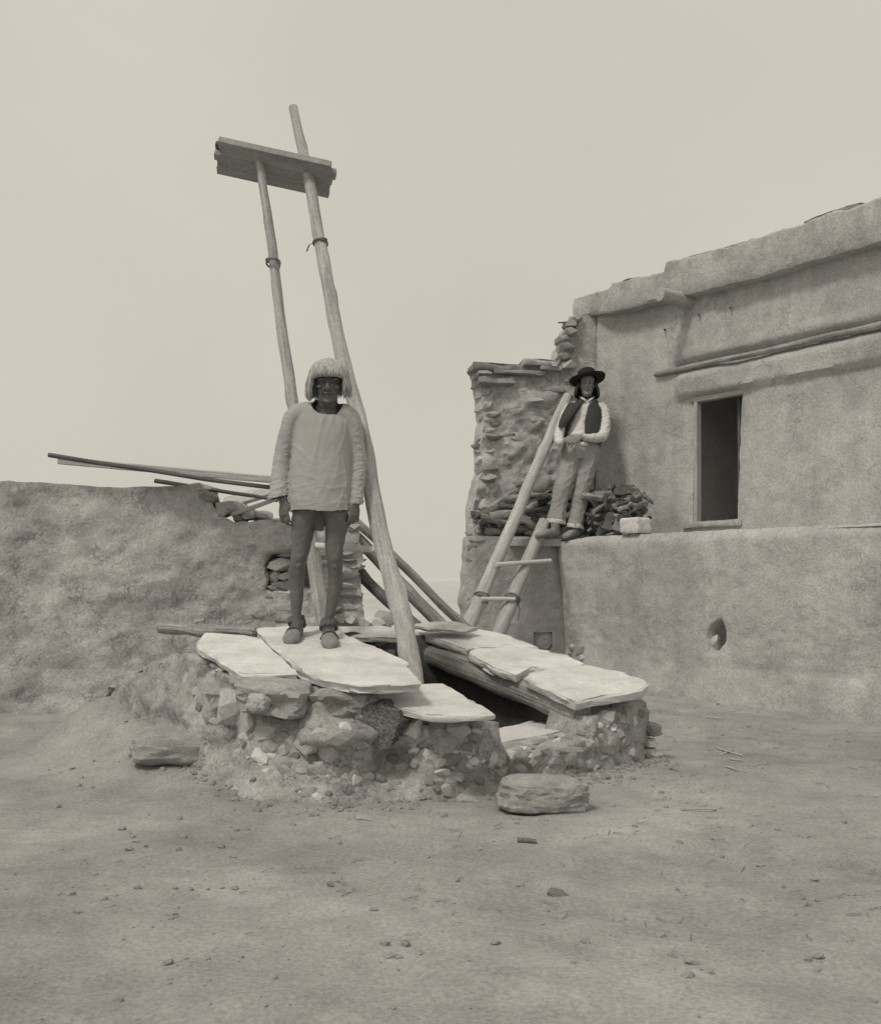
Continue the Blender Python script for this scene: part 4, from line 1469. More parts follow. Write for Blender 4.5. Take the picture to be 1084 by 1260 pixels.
# ------------------------------------------------------------------ people
class Flesh:
    """collects lofted limbs and lumps; becomes one continuous surface by voxel remeshing"""

    def __init__(self):
        self.v, self.f = [], []

    def add(self, vs_, fs):
        s = len(self.v)
        self.v += vs_
        self.f += [tuple(s + i for i in f) for f in fs]

    def loft(self, st, front=Vector((0, -1, 0)), seg=18, cap=True, sub=4, arc=None):
        """st: (centre, rx sideways, ry along front); smooth tube through the stations"""
        pts = [Vector(s[0]) for s in st]
        n = len(pts)
        C_, RX, RY = [], [], []
        for i in range(n - 1):
            p0, p1, p2, p3 = pts[max(0, i - 1)], pts[i], pts[i + 1], pts[min(n - 1, i + 2)]
            for k in range(sub + (1 if i == n - 2 else 0)):
                t = k / sub
                C_.append(0.5 * ((2 * p1) + (p2 - p0) * t + (2 * p0 - 5 * p1 + 4 * p2 - p3) * t * t + (3 * p1 - p0 - 3 * p2 + p3) * t ** 3))
                e = t * t * (3 - 2 * t) * 0.5 + t * 0.5
                RX.append(lerp(st[i][1], st[i + 1][1], e))
                RY.append(lerp(st[i][2], st[i + 1][2], e))
        m_ = len(C_)
        vs_, fs = [], []
        for i in range(m_):
            t = (C_[min(m_ - 1, i + 1)] - C_[max(0, i - 1)]).normalized()
            f_ = front - t * front.dot(t)
            if f_.length < 1e-4:
                f_ = Vector((0, 0, 1)) - t * t.z
            f_.normalize()
            r_ = t.cross(f_)
            if arc:
                a0, a1 = arc(i / (m_ - 1))
            for j in range(seg):
                a = 2 * math.pi * j / seg if not arc else lerp(a0, a1, j / (seg - 1))
                vs_.append(C_[i] + r_ * RX[i] * math.cos(a) + f_ * RY[i] * math.sin(a))
        w = seg if not arc else seg - 1
        for i in range(m_ - 1):
            for j in range(w):
                a, b = i * seg + j, i * seg + (j + 1) % seg
                fs.append((a, b, b + seg, a + seg))
        if cap and not arc:
            fs.append(tuple(reversed(range(seg))))
            fs.append(tuple(range((m_ - 1) * seg, m_ * seg)))
        self.add(vs_, fs)

    def blob(self, c, r, rot=None, n=10):
        vs_, fs = [], []
        m2 = n * 2
        rot = rot or Matrix.Identity(3)
        for i in range(1, n):
            th = math.pi * i / n
            for j in range(m2):
                ph = 2 * math.pi * j / m2
                vs_.append(Vector(c) + rot @ Vector((r[0] * math.sin(th) * math.cos(ph), r[1] * math.sin(th) * math.sin(ph), r[2] * math.cos(th))))
        t, b = len(vs_), len(vs_) + 1
        vs_ += [Vector(c) + rot @ Vector((0, 0, r[2])), Vector(c) - rot @ Vector((0, 0, r[2]))]
        for i in range(n - 2):
            for j in range(m2):
                a, a2 = i * m2 + j, i * m2 + (j + 1) % m2
                fs.append((a, a + m2, a2 + m2, a2))
        for j in range(m2):
            fs.append((t, j, (j + 1) % m2))
            fs.append((b, (n - 2) * m2 + (j + 1) % m2, (n - 2) * m2 + j))
        self.add(vs_, fs)

    def finish(self, name, mat, parent, voxel=0.006, smooth=3, solid=0.0, disp=None, loc=None, cut=None, shell=0.006):
        used = sorted({i for f in self.f for i in f})
        if len(used) < len(self.v):                       # drop points no face uses
            ix = {o_: n_ for n_, o_ in enumerate(used)}
            self.v = [self.v[i] for i in used]
            self.f = [tuple(ix[i] for i in f) for f in self.f]
        me = bpy.data.meshes.new(name)
        me.from_pydata([tuple(v) for v in self.v], [], self.f)
        me.validate()
        t = bpy.data.objects.new(name, me)
        C.objects.link(t)
        if solid:
            m_ = t.modifiers.new('s', 'SOLIDIFY')
            m_.thickness = solid
            m_.offset = 0.0
        if voxel:
            m_ = t.modifiers.new('r', 'REMESH')
            m_.mode = 'VOXEL'
            m_.voxel_size = voxel
        if smooth:
            m_ = t.modifiers.new('m', 'SMOOTH')
            m_.factor = 0.5
            m_.iterations = smooth
        dg = bpy.context.evaluated_depsgraph_get()
        out = bpy.data.meshes.new_from_object(t.evaluated_get(dg))
        bpy.data.objects.remove(t)
        bpy.data.meshes.remove(me)
        out.materials.clear()
        out.materials.append(mat)
        if disp:
            nr = [v.normal.copy() for v in out.vertices]
            for v, q in zip(out.vertices, nr):
                v.co += q * disp(v.co)
        if cut:                                       # open the ends of a garment, give the cloth its thickness
            import bmesh
            bm = bmesh.new()
            bm.from_mesh(out)
            bmesh.ops.delete(bm, geom=[f for f in bm.faces if cut(f.calc_center_median())], context='FACES')
            for _ in range(3):
                bmesh.ops.smooth_vert(bm, verts=[v for v in bm.verts if v.is_boundary], factor=0.5, use_axis_x=True, use_axis_y=True, use_axis_z=True)
            bm.to_mesh(out)
            bm.free()
            t = bpy.data.objects.new(name, out)
            C.objects.link(t)
            m_ = t.modifiers.new('s', 'SOLIDIFY')
            m_.thickness = shell
            m_.offset = -1.0
            dg = bpy.context.evaluated_depsgraph_get()
            o2 = bpy.data.meshes.new_from_object(t.evaluated_get(dg))
            bpy.data.objects.remove(t)
            bpy.data.meshes.remove(out)
            out = o2
        Mx = wmat(parent) if parent is not None else Matrix.Translation(loc or (0, 0, 0))
        out.transform(Mx.inverted())
        for p in out.polygons:
            p.use_smooth = True
        out.name = name
        return link(bpy.data.objects.new(name, out), parent, Mx)


def hand(fl, wrist, d, palm, size=0.175, curl=0.45, thumb=1, spread=0.05):
    """d: pointing along the hand, palm: direction the palm faces, thumb: +1/-1 along d x palm"""
    d, palm = d.normalized(), palm.normalized()
    palm = (palm - d * palm.dot(d)).normalized()
    w = d.cross(palm) * thumb                             # towards the thumb side
    k = size / 0.175
    pc = wrist + d * 0.085 * k
    fl.loft([(wrist - d * 0.02 * k, 0.026 * k, 0.020 * k), (wrist + d * 0.02 * k, 0.030 * k, 0.019 * k), (wrist + d * 0.055 * k, 0.039 * k, 0.017 * k), (pc, 0.040 * k, 0.014 * k), (pc + d * 0.008 * k, 0.034 * k, 0.009 * k)], palm, 14)
    for i, (ln, rr) in enumerate(((0.070, 0.0085), (0.078, 0.0088), (0.072, 0.0084), (0.056, 0.0075))):
        off = (0.0305 - i * 0.0203) * k
        p = pc + w * off - d * 0.012 * k
        ang = 0.10 + curl * 0.3 + 0.06 * i
        st = [(p, rr * k, rr * k)]
        q = p + d * 0.012 * k
        st.append((q, rr * k, rr * k))
        for seg_, fr_ in enumerate((0.45, 0.31, 0.24)):
            dd = d * math.cos(ang) + palm * math.sin(ang) + w * spread * (1.5 - i)
            q = q + dd.normalized() * ln * fr_ * k
            st.append((q, rr * k * (0.97 - 0.09 * seg_), rr * k * (0.95 - 0.09 * seg_)))
            ang += curl * (0.95 + 0.12 * i)
        fl.loft(st, palm + d * 0.3, 8, True, 3)
    p = wrist + d * 0.025 * k + w * 0.024 * k + palm * 0.004
    t1 = (d * 0.75 + w * 0.62 + palm * 0.30).normalized()
    t2 = (d * 0.95 + w * 0.12 + palm * 0.40).normalized()
    fl.loft([(p - t1 * 0.012 * k, 0.013 * k, 0.013 * k), (p + t1 * 0.035 * k, 0.0115 * k, 0.0115 * k), (p + t1 * 0.042 * k + t2 * 0.022 * k, 0.0098 * k, 0.0098 * k), (p + t1 * 0.045 * k + t2 * 0.046 * k, 0.0075 * k, 0.0075 * k)], palm, 8, True, 3)


def head(fl, c, H, fwd, up=UP, age=0.0):
    """c: centre between crown and chin; H crown to chin"""
    fwd = (fwd - up * fwd.dot(up)).normalized()
    rt = fwd.cross(up).normalized()
    rot = Matrix((rt, fwd, up)).transposed()

    def q(x, y, z):
        return c + rt * x * H + fwd * y * H + up * z * H

    fl.blob(q(0, -0.06, 0.15), (0.335 * H, 0.415 * H, 0.35 * H), rot, 14)
    fl.loft([(q(0, 0.225, -0.505), 0.075 * H, 0.07 * H), (q(0, 0.20, -0.46), 0.15 * H, 0.14 * H), (q(0, 0.13, -0.36), 0.225 * H, 0.225 * H), (q(0, 0.075, -0.22), 0.275 * H, 0.275 * H),
             (q(0, 0.050, -0.10), 0.290 * H, 0.285 * H), (q(0, 0.045, -0.02), 0.300 * H, 0.258 * H), (q(0, 0.045, 0.04), 0.305 * H, 0.265 * H), (q(0, 0.045, 0.11), 0.315 * H, 0.318 * H), (q(0, 0.02, 0.25), 0.29 * H, 0.31 * H)], fwd, 20, True, 4)
    fl.blob(q(0, 0.285, -0.450), (0.085 * H, 0.06 * H, 0.055 * H), rot, 8)            # chin
    fl.loft([(q(0, 0.335, 0.06), 0.035 * H, 0.03 * H), (q(0, 0.365, -0.03), 0.036 * H, 0.045 * H), (q(0, 0.400, -0.115), 0.046 * H, 0.058 * H), (q(0, 0.370, -0.16), 0.050 * H, 0.045 * H)], fwd, 12, True, 4)  # nose
    for s in (-1, 1):
        fl.blob(q(s * 0.055, 0.350, -0.145), (0.030 * H, 0.045 * H, 0.028 * H), rot, 7)   # nostril wing
        fl.blob(q(s * 0.135, 0.325, 0.080), (0.120 * H, 0.065 * H, 0.034 * H), rot, 8)   # brow
        fl.blob(q(s * 0.195, 0.275, -0.105), (0.085 * H, 0.070 * H, 0.050 * H), rot, 8)
        fl.loft([(q(s * 0.085, 0.365, -0.16), .016 * H, .016 * H), (q(s * 0.15, 0.335, -0.23), .016 * H, .014 * H), (q(s * 0.165, 0.27, -0.32), .018 * H, .016 * H)], fwd, 8, True, 3)   # cheekbone
        fl.blob(q(s * 0.125, 0.290, -0.005), (0.060 * H, 0.035 * H, 0.034 * H), rot, 8)  # lids
        fl.blob(q(s * 0.325, -0.02, -0.03), (0.035 * H, 0.075 * H, 0.125 * H), rot, 8)   # ear
    fl.blob(q(0, 0.340, -0.252), (0.115 * H, 0.045 * H, 0.022 * H), rot, 8)
    fl.blob(q(0, 0.328, -0.318), (0.100 * H, 0.045 * H, 0.024 * H), rot, 8)
    return q, rot


def face_marks(q, rot, H, par, hairm):
    for s in (-1, 1):
        e_ = Flesh()
        e_.blob(q(s * 0.125, 0.318, -0.008), (.036 * H, .020 * H, .012 * H), rot, 8)
        e_.finish('eye', M['eye'], par, 0, 0)
        e_ = Flesh()
        e_.loft([(q(s * 0.050, 0.380, 0.075), .006 * H, .010 * H), (q(s * 0.13, 0.388, 0.098), .008 * H, .010 * H), (q(s * 0.22, 0.342, 0.085), .005 * H, .008 * H)], UP, 8)
        e_.finish('eyebrow', hairm, par, 0, 0)
    e_ = Flesh()
    e_.loft([(q(-0.105, 0.345, -0.290), .006 * H, .008 * H), (q(-0.05, 0.378, -0.284), .009 * H, .008 * H), (q(0.05, 0.378, -0.284), .009 * H, .008 * H), (q(0.105, 0.345, -0.290), .006 * H, .008 * H)], UP, 8)
    e_.finish('mouth', M['eye'], par, 0, 0)


def folds(amp, sx, sz, sy=None, seed=0.0, fine=0.35):
    def f(p):
        a = noise.noise(Vector((p.x * sx + seed, p.y * (sy or sx), p.z * sz)))
        b = noise.noise(Vector((p.x * sx * 2.3 + p.z * sz * 0.9 + seed, p.y * sx * 2, p.z * sz * 1.6 - p.x * 6)))
        r = (1 - abs(a) * 2.2)
        return amp * (r * 0.6 - 0.3 + fine * (1 - abs(b) * 2.4))
    return f


# ---- the bareheaded man standing on the flagstone
Y1 = 6.04


def m1(px, py, dy=0.0):
    return P(px, py, Y1 + dy)


def zsl(x, y):
    return CZ + cA + 0.2 * y


man = thing('person', m1(402, 796, -.02), 'bareheaded man in a long pale shirt standing bare legged on the flagstone by the ladder', 'person')
b1 = Flesh()
b1.loft([(m1(396, 628, .0), .140, .10), (m1(396, 618, .0), .146, .10), (m1(396, 590, .02), .135, .09), (m1(398, 555, .02), .135, .09), (m1(399, 525, .03), .125, .08), (m1(401, 511, .035), .085, .06), (m1(402, 500, .03), .058, .058)])
b1.loft([(m1(402, 512, .04), .062, .062), (m1(403, 500, .02), .056, .058), (m1(404, 488, -.01), .055, .06), (m1(404, 478, -.01), .05, .05)])
FW1 = Vector((0.03, -1, -0.16)).normalized()
q1, rot1 = head(b1, m1(404.5, 470.5, -.02), 0.235, FW1, (UP + Vector((0.02, -0.16, 0))).normalized())
# legs
b1.loft([(m1(381, 622, .0), .084, .094), (m1(374.5, 640, .0), .074, .083), (m1(372, 660, -.0), .061, .070), (m1(370.2, 674, -.005), .054, .062), (m1(368, 686, -.01), .049, .056), (m1(365.8, 698, .0), .044, .049),
         (m1(364.5, 713, .025), .046, .053), (m1(365, 730, .025), .040, .045), (m1(365, 750, .02), .030, .034), (m1(365.5, 766, .02), .027, .032), (m1(365, 776, .02), .028, .038), (m1(363, 784, -.02), .032, .047)])
b1.loft([(m1(408, 622, .0), .084, .094), (m1(414, 640, .0), .074, .083), (m1(412.5, 660, -.0), .060, .068), (m1(411, 674, -.005), .053, .061), (m1(411.8, 686, -.01), .048, .056), (m1(412.4, 698, .0), .043, .049),
         (m1(412.8, 713, .025), .045, .053), (m1(410.5, 732, .025), .038, .045), (m1(406.5, 752, .02), .029, .034), (m1(404.5, 768, .02), .026, .032), (m1(404.5, 780, .0), .028, .038), (m1(405, 788, -.06), .032, .047)])
for kx, ky, sg in ((367.6, 686, -1), (412, 686, 1)):
    b1.blob(m1(kx, ky, -.052), (.026, .018, .034))          # kneecap
    b1.blob(m1(kx - 3.5, ky - 11, -.040), (.019, .020, .050))  # muscle over the knee
    b1.blob(m1(kx + 3.5, ky - 10, -.040), (.019, .020, .048))
    b1.blob(m1(kx, ky + 9.5, -.050), (.015, .012, .022))     # shin head
    b1.blob(m1(kx - 3 + sg, ky + 29, .045), (.030, .036, .075))  # calf
    b1.blob(m1(kx + 3 + sg, ky + 27, .045), (.026, .036, .070))
    b1.blob(m1(kx - sg * 3, ky + 81, .02), (.013, .018, .018))  # ankle bones
# arms and hands
b1.loft([(m1(376, 518, .035), .045, .045), (m1(364, 520, .035), .040, .045), (m1(355, 545, .05), .038, .042), (m1(347, 566, .05), .040, .042), (m1(346, 585, .02), .038, .04), (m1(347.5, 608, -.03), .028, .026), (m1(348.5, 618, -.045), .026, .022)])
b1.loft([(m1(420, 518, .035), .045, .045), (m1(429, 521, .035), .038, .044), (m1(436.5, 547, .05), .036, .042), (m1(440, 568, .05), .040, .042), (m1(440, 588, .02), .038, .04), (m1(438, 612, -.02), .027, .026), (m1(437, 621, -.03), .025, .022)])
hand(b1, m1(348.8, 616, -.045), Vector((.06, -.10, -1)), Vector((.55, .80, 0)), 0.168, 0.36, 1)
hand(b1, m1(437, 617, -.03), Vector((-.03, -.10, -1)), Vector((-.60, .75, 0)), 0.165, 0.42, -1)
ob = b1.finish('body', M['skin'], man, 0.0044, 3, disp=lambda p: 0.0022 * nz(p, 38) + 0.003 * nz(p, 14))
face_marks(q1, rot1, 0.235, man, M['hair2'])
# shirt: open tubes given a cloth thickness, then one surface
sh = Flesh()
sh.loft([(m1(393.5, 646, -.005), .176, .138), (m1(393.5, 634, -.005), .179, .140), (m1(393.5, 622, -.005), .180, .140), (m1(393.5, 600, .0), .176, .135), (m1(394.5, 572, .01), .171, .130), (m1(396, 545, .02), .168, .128), (m1(397, 525, .03), .168, .118),
         (m1(398, 513, .035), .160, .104), (m1(400, 506, .035), .130, .088), (m1(401.5, 501, .03), .090, .076), (m1(402, 496, .02), .072, .072), (m1(402, 490, .02), .068, .068)], seg=40)
sh.loft([(m1(388, 510, .035), .060, .070), (m1(374, 510, .035), .066, .074), (m1(362.5, 514, .035), .062, .072), (m1(356.5, 530, .04), .060, .068), (m1(351, 552, .05), .057, .062), (m1(347, 572, .045), .056, .060), (m1(344.8, 592, .015), .055, .056), (m1(343.2, 612, -.03), .058, .060), (m1(343, 620, -.04), .058, .060)], seg=24)
sh.loft([(m1(408, 510, .035), .060, .070), (m1(421, 510, .035), .066, .074), (m1(430.5, 514.5, .035), .060, .070), (m1(435.5, 532, .04), .054, .064), (m1(439, 553, .05), .050, .060), (m1(440.3, 574, .045), .048, .056), (m1(440, 594, .02), .044, .050), (m1(438, 621, -.02), .038, .043), (m1(437.5, 630, -.03), .038, .043)], seg=24)
nk_ = m1(402.5, 497, -.012)


def cut1(c):
    if c.z < m1(0, 630, 0).z + 0.006 * math.sin(c.x * 22) and abs(c.x - m1(393.5, 0).x) < .195 and c.z > m1(0, 660).z and not (c.x > m1(432.5, 0).x):
        return True
    if c.x < m1(356, 0).x and c.z < m1(0, 613.5).z + 0.25 * (c.x - m1(343, 0).x):
        return True
    if c.x > m1(430, 0).x and c.z < m1(0, 621).z:
        return True
    return (c - nk_).length < .088




def crease(p, ang, ln, wd, seed):
    x = p.x + 0.35 * p.y
    ca, sa = math.cos(ang), math.sin(ang)
    u, v = x * ca + p.z * sa, -x * sa + p.z * ca
    q = 1 - abs(noise.noise(Vector((u / ln + seed, v / wd, p.y * 6 + seed)))) * 1.9
    return max(0, q) ** 3


def shirt_disp(p):
    arm = sstep(.158, .185, abs(p.x - m1(395, 560).x))
    low_ = 1 - sstep(m1(0, 632).z, m1(0, 530).z, p.z)
    sd_ = 1 if p.x > m1(395, 560).x else -1
    body_ = 0.0040 * low_ * (crease(p, 0.45 * sd_, .26, .060, 3) + 0.7 * crease(p, -0.20 * sd_, .18, .036, 9)) + 0.0065 * crease(p, 1.50, .55, .085, 5) * (1 - .4 * low_) + 0.004 * crease(p, 1.15 * sd_, .34, .07, 7) + .004 * nz(p, 6)
    sleeve = (0.002 + 0.0042 * low_) * (crease(p, 0.25 * sd_, .10, .026, 13) + crease(p, -0.2 * sd_, .10, .034, 17)) + 0.003 * nz(p, 12)
    return lerp(body_, sleeve, arm) - 0.003


shirt = sh.finish('shirt', M['cloth'], man, 0.0048, 5, 0, shirt_disp, cut=cut1)
# breechclout
bc = Flesh()
bc.loft([(m1(393.5, 618, -.04), .05, .014), (m1(393, 634, -.045), .040, .013), (m1(392.5, 646, -.04), .032, .012), (m1(392, 653, -.03), .028, .010)], seg=16)
bc.finish('breechclout', M['hide_dark'], man, 0.006, 3, disp=folds(0.006, 22, 10, seed=2))


# moccasins: sole on the slab, upper round the foot, cuff at the ankle
def moccasin(ax_, ay, tx, ty, wd, par, side):
    a = Vector((ax_, ay, zsl(ax_, ay)))
    t = Vector((tx, ty, zsl(tx, ty)))
    d = (t - a)
    d.normalize()
    u = Vector((0, 0, 1))
    ln = (t - a).length
    f = Flesh()
    hl = a - d * 0.055
    f.loft([(hl + u * .035, .018, .020), (hl + d * .012 + u * .034, .032, .034), (a + u * .034, .036, .036), (a + d * ln * .45 + u * .036, .042, .038), (a + d * ln * .72 + u * .031, .050, .031), (a + d * ln * .90 + u * .025, .046, .025), (t + u * .021, .026, .020), (t + d * .012 + u * .02, .010, .012)], u, 18)
    f.loft([(a - d * .01 + u * .02, .036, .046), (a - d * .01 + u * .075, .037, .046), (a - d * .012 + u * .105, .039, .044)], d, 18, True)
    o = f.finish('moccasin', M['hide'], par, 0.005, 3, disp=folds(0.005, 16, 20, seed=side * 5))
    g = Flesh()
    g.loft([(a - d * .008 + u * .098, .039, .046), (a - d * .008 + u * .110, .041, .049), (a - d * .008 + u * .100, .045, .053), (a + d * .006 + u * .070, .047, .058)], d, 22, False)
    g.finish('ankle_flap', M['hide_dark'], o, 0.004, 1, 0.006, folds(0.012, 20, 12, seed=side))
    g = Flesh()
    g.loft([(a + d * ln * .45 + Vector((-d.y, d.x, 0)) * .050 + u * .03, .010, .006), (a + d * ln * .50 + Vector((-d.y, d.x, 0)) * .022 + u * .075, .011, .006), (a + d * ln * .50 - Vector((-d.y, d.x, 0)) * .022 + u * .075, .011, .006), (a + d * ln * .45 - Vector((-d.y, d.x, 0)) * .050 + u * .03, .010, .006)], u, 10)
    g.finish('strap', M['hide_dark'], o, 0, 0)
    return o


pa_, pt_ = PP(365, 784, cA), PP(357, 794.5, cA)
moccasin(pa_.x, pa_.y, pt_.x, pt_.y, .1, man, 1)
pa_, pt_ = PP(404.5, 788, cA), PP(406.5, 800, cA)
moccasin(pa_.x, pa_.y, pt_.x, pt_.y, .1, man, 2)

# hair: a bob with a fringe, many fine locks over a cap
hr = Flesh()
hc = q1(0, -0.03, 0.13)
fw_, up_, rt_ = rot1.col[1], rot1.col[2], rot1.col[0]
rn = random.Random(12)


def lock(az_, length, rad, lift, taper=1.0, wdt=0.006, wave=0.0):
    """one lock from the crown, over the skull, hanging straight below its widest point"""
    st = []
    dirh = fw_ * math.cos(az_) + rt_ * math.sin(az_)
    ra = (0.430 + lift) * 0.235
    rb = (0.475 + lift) * 0.235
    rx = math.hypot(ra * math.sin(az_), rb * math.cos(az_))
    rzz = (0.40 + lift) * 0.235
    n = 12
    for i in range(n + 1):
        t = i / n * length
        if t < 1.0:
            th = t * math.pi / 2
            p = hc + dirh * rx * math.sin(th) + up_ * rzz * math.cos(th)
        else:
            k = (t - 1.0)
            p = hc + dirh * rx * (1.0 + 0.42 * k * rad - 0.42 * k * k) - up_ * k * 0.155
        p += rt_ * wave * math.sin(t * 5 + az_ * 9) * t
        st.append((p, wdt * (0.5 + 0.5 * min(1, t * 2)) * (1 - 0.6 * sstep(length - .4, length, t)), wdt * 0.6))
    hr.loft(st, dirh, 5, True, 1)


for i in range(1700):
    az_ = rn.uniform(-math.pi, math.pi)
    front = abs(az_ - .06) < 0.86
    if front:
        L_ = 0.98 + rn.uniform(-.07, .03) + 0.05 * max(0, az_) + .06 * sstep(.4, .86, abs(az_))
    else:
        L_ = 1.58 + rn.gauss(0, .09) + (0.12 if az_ > 0 else 0)
        if 0.86 <= abs(az_) < 1.0:
            L_ -= rn.uniform(0, .35)
    lock(az_, L_, 1.0 if not front else .3, rn.uniform(0.01, 0.055), 1, rn.uniform(.0014, .0034), rn.gauss(0, .0045))
hair = hr.finish('hair', M['hair1'], man, 0, 0)
cp = Flesh()
cp.blob(hc, (.385 * .235, .470 * .235, .395 * .235), rot1, 14)
vv = cp.v
cp.f = [f for f in cp.f if not all(((Vector(vv[i]) - hc).dot(fw_) > -0.02 and (Vector(vv[i]) - hc).dot(up_) < 0.035) for i in f)]
cp.finish('scalp', M['hair1'], hair, 0, 0)

# ---- the man in the black hat, leaning on the wall at the ladder head
Y2 = 10.66


def m2(px, py, dy=0.0):
    return P(px, py, Y2 + dy)


mh = thing('person', m2(695, 660, -.05), 'man in wide black hat and dark vest leaning above the short ladder', 'person')
b2 = Flesh()
b2.loft([(m2(716, 556, .14), .15, .11), (m2(717, 545, .15), .15, .11), (m2(719, 525, .20), .155, .11), (m2(721, 508, .24), .165, .11), (m2(722, 497, .26), .11, .085), (m2(723, 491, .27), .055, .055)])
b2.loft([(m2(722.5, 500, .27), .062, .06), (m2(722.5, 490, .26), .056, .058), (m2(722, 480, .24), .054, .056)])
q2, rot2 = head(b2, m2(722.5, 473.5, .22), 0.235, Vector((-0.10, -1, -0.02)), (UP + Vector((0.04, 0.05, 0))).normalized())
b2.loft([(m2(708, 548, .14), .09, .10), (m2(698, 575, .08), .08, .085), (m2(691, 603, .02), .056, .06), (m2(687, 625, .02), .05, .055), (m2(683, 645, .0), .035, .04), (m2(682, 654, -.02), .036, .045)])
b2.loft([(m2(724, 548, .14), .09, .10), (m2(721, 576, .10), .08, .085), (m2(716, 604, .05), .056, .06), (m2(711, 628, .05), .05, .055), (m2(706, 650, .03), .035, .04), (m2(705, 656, .0), .036, .045)])
b2.loft([(m2(705, 502, .24), .07, .07), (m2(697, 508, .22), .055, .058), (m2(691, 524, .15), .046, .048), (m2(688, 538, .08), .04, .042), (m2(690, 543, -.03), .034, .034), (m2(694, 542, -.10), .026, .024)])
b2.loft([(m2(738, 502, .24), .07, .07), (m2(743, 508, .22), .055, .058), (m2(744.5, 522, .16), .046, .048), (m2(741, 536, .08), .04, .042), (m2(730, 538.5, -.02), .034, .032), (m2(716, 537.5, -.10), .026, .023)])
hand(b2, m2(693, 542, -.10), Vector((1, -.25, .05)), Vector((.1, .9, -.45)), 0.19, 0.40, 1, 0.10)
hand(b2, m2(715.5, 537.5, -.11), Vector((-1, -.12, -.42)), Vector((-.1, .9, -.35)), 0.19, 0.40, -1, 0.12)
b2.finish('body', M['skin2'], mh, 0.0042, 2, disp=lambda p: 0.0015 * nz(p, 38))
face_marks(q2, rot2, 0.235, mh, M['hair2'])
hr2 = Flesh()
fw2, up2, rt2 = rot2.col[1], rot2.col[2], rot2.col[0]
rn = random.Random(15)
for i in range(130):
    sgn = rn.choice((-1, 1))
    a = rn.uniform(0.95, 2.9) * sgn
    dh = fw2 * math.cos(a) + rt2 * math.sin(a)
    rx = math.hypot(.335 * math.sin(a), .43 * math.cos(a)) * .235
    top_ = q2(0, -.05, .16) + dh * rx
    ln = rn.uniform(.14, .165)
    hr2.loft([(top_, .012, .008), (top_ - up2 * ln * .45 + dh * .034, .013, .009), (top_ - up2 * ln * .85 + dh * .048, .011, .008), (top_ - up2 * ln + dh * .040, .006, .005)], dh, 6, True, 2)
hr2.finish('hair', M['hair2'], mh, 0, 0)
# hat
ht = Flesh()
hup = (up2 + rt2 * 0.0 + Vector((-0.17, 0.20, 0))).normalized()
hfw = (fw2 - hup * fw2.dot(hup)).normalized()
hrt = hfw.cross(hup)
h0 = q2(0, -.04, .27)
rad_ = [(.0, .098), (.035, .100), (.062, .097), (.075, .092), (.088, .078), (.096, .060), (.098, .112), (.096, .125)]
nh = 40
vs_, fs = [], []
rows_ = [(.190, .004, 0), (.186, -.004, 0), (.150, -.003, 0), (.105, .0, 0), (.098, .0, 0), (.0935, .02, 0), (.091, .06, 0), (.088, .088, 0), (.078, .098, 0), (.05, .094, 0), (.015, .09, 0)]
under = [(.190, .004, 0), (.184, -.010, 0), (.150, -.010, 0), (.100, -.007, 0), (.092, -.007, 0), (.088, .02, 0), (.08, .07, 0), (.03, .085, 0)]
for rws in (rows_, under):
    st = len(vs_)
    for r_, z_, _ in rws:
        for j in range(nh):
            a = 2 * math.pi * j / nh
            wv = 0.006 * math.cos(2 * a + .4) * sstep(.1, .19, r_) + 0.006 * nz((math.cos(a) * 2, math.sin(a) * 2, 3)) * sstep(.1, .19, r_)
            el_ = 1.0 if r_ > .1 else (1.0 + .10 * abs(math.sin(a)))
            vs_.append(h0 + hrt * r_ * math.cos(a) + hfw * r_ * el_ * math.sin(a) + hup * (z_ + wv))
    for i in range(len(rws) - 1):
        for j in range(nh):
            a, b = st + i * nh + j, st + i * nh + (j + 1) % nh
            fs.append((a, b, b + nh, a + nh))
    fs.append(tuple(st + (len(rws) - 1) * nh + j for j in range(nh)))
ht.add(vs_, fs)
hat = ht.finish('hat', M['felt'], mh, 0, 0)
hbn = Flesh()
vs_, fs = [], []
for z_, r_ in ((.004, .0985), (.022, .096)):
    for j in range(nh):
        a = 2 * math.pi * j / nh
        vs_.append(h0 + hrt * (r_ + .001) * math.cos(a) + hfw * (r_ + .001) * (1 + .10 * abs(math.sin(a))) * math.sin(a) + hup * z_)
for j in range(nh):
    fs.append((j, (j + 1) % nh, nh + (j + 1) % nh, nh + j))
hbn.add(vs_, fs)
hbn.finish('hat_band', M['wool'], hat, 0, 0, 0.003)
# shirt
s2 = Flesh()
s2.loft([(m2(716, 556, .14), .172, .132), (m2(716.5, 545, .145), .176, .135), (m2(719, 525, .20), .168, .130), (m2(721, 508, .24), .168, .122), (m2(722, 499.5, .26), .135, .10), (m2(722.5, 494.5, .27), .085, .080), (m2(722.5, 488, .265), .072, .074)], seg=32)
s2.loft([(m2(712, 501, .25), .058, .07), (m2(704, 501.5, .24), .064, .072), (m2(697.5, 506, .22), .060, .068), (m2(691, 521, .15), .053, .056), (m2(687.5, 536, .07), .054, .056), (m2(688.5, 543.5, -.02), .048, .050), (m2(691.5, 543.5, -.08), .038, .040), (m2(695, 543, -.13), .036, .038)], seg=20)
s2.loft([(m2(731, 501, .25), .058, .07), (m2(738, 501.5, .24), .066, .072), (m2(742.5, 506, .22), .064, .070), (m2(744.5, 521, .16), .058, .062), (m2(741.5, 536, .07), .057, .056), (m2(730, 539, -.02), .047, .046), (m2(719, 538, -.08), .036, .037), (m2(713, 537, -.12), .034, .034)], seg=20)


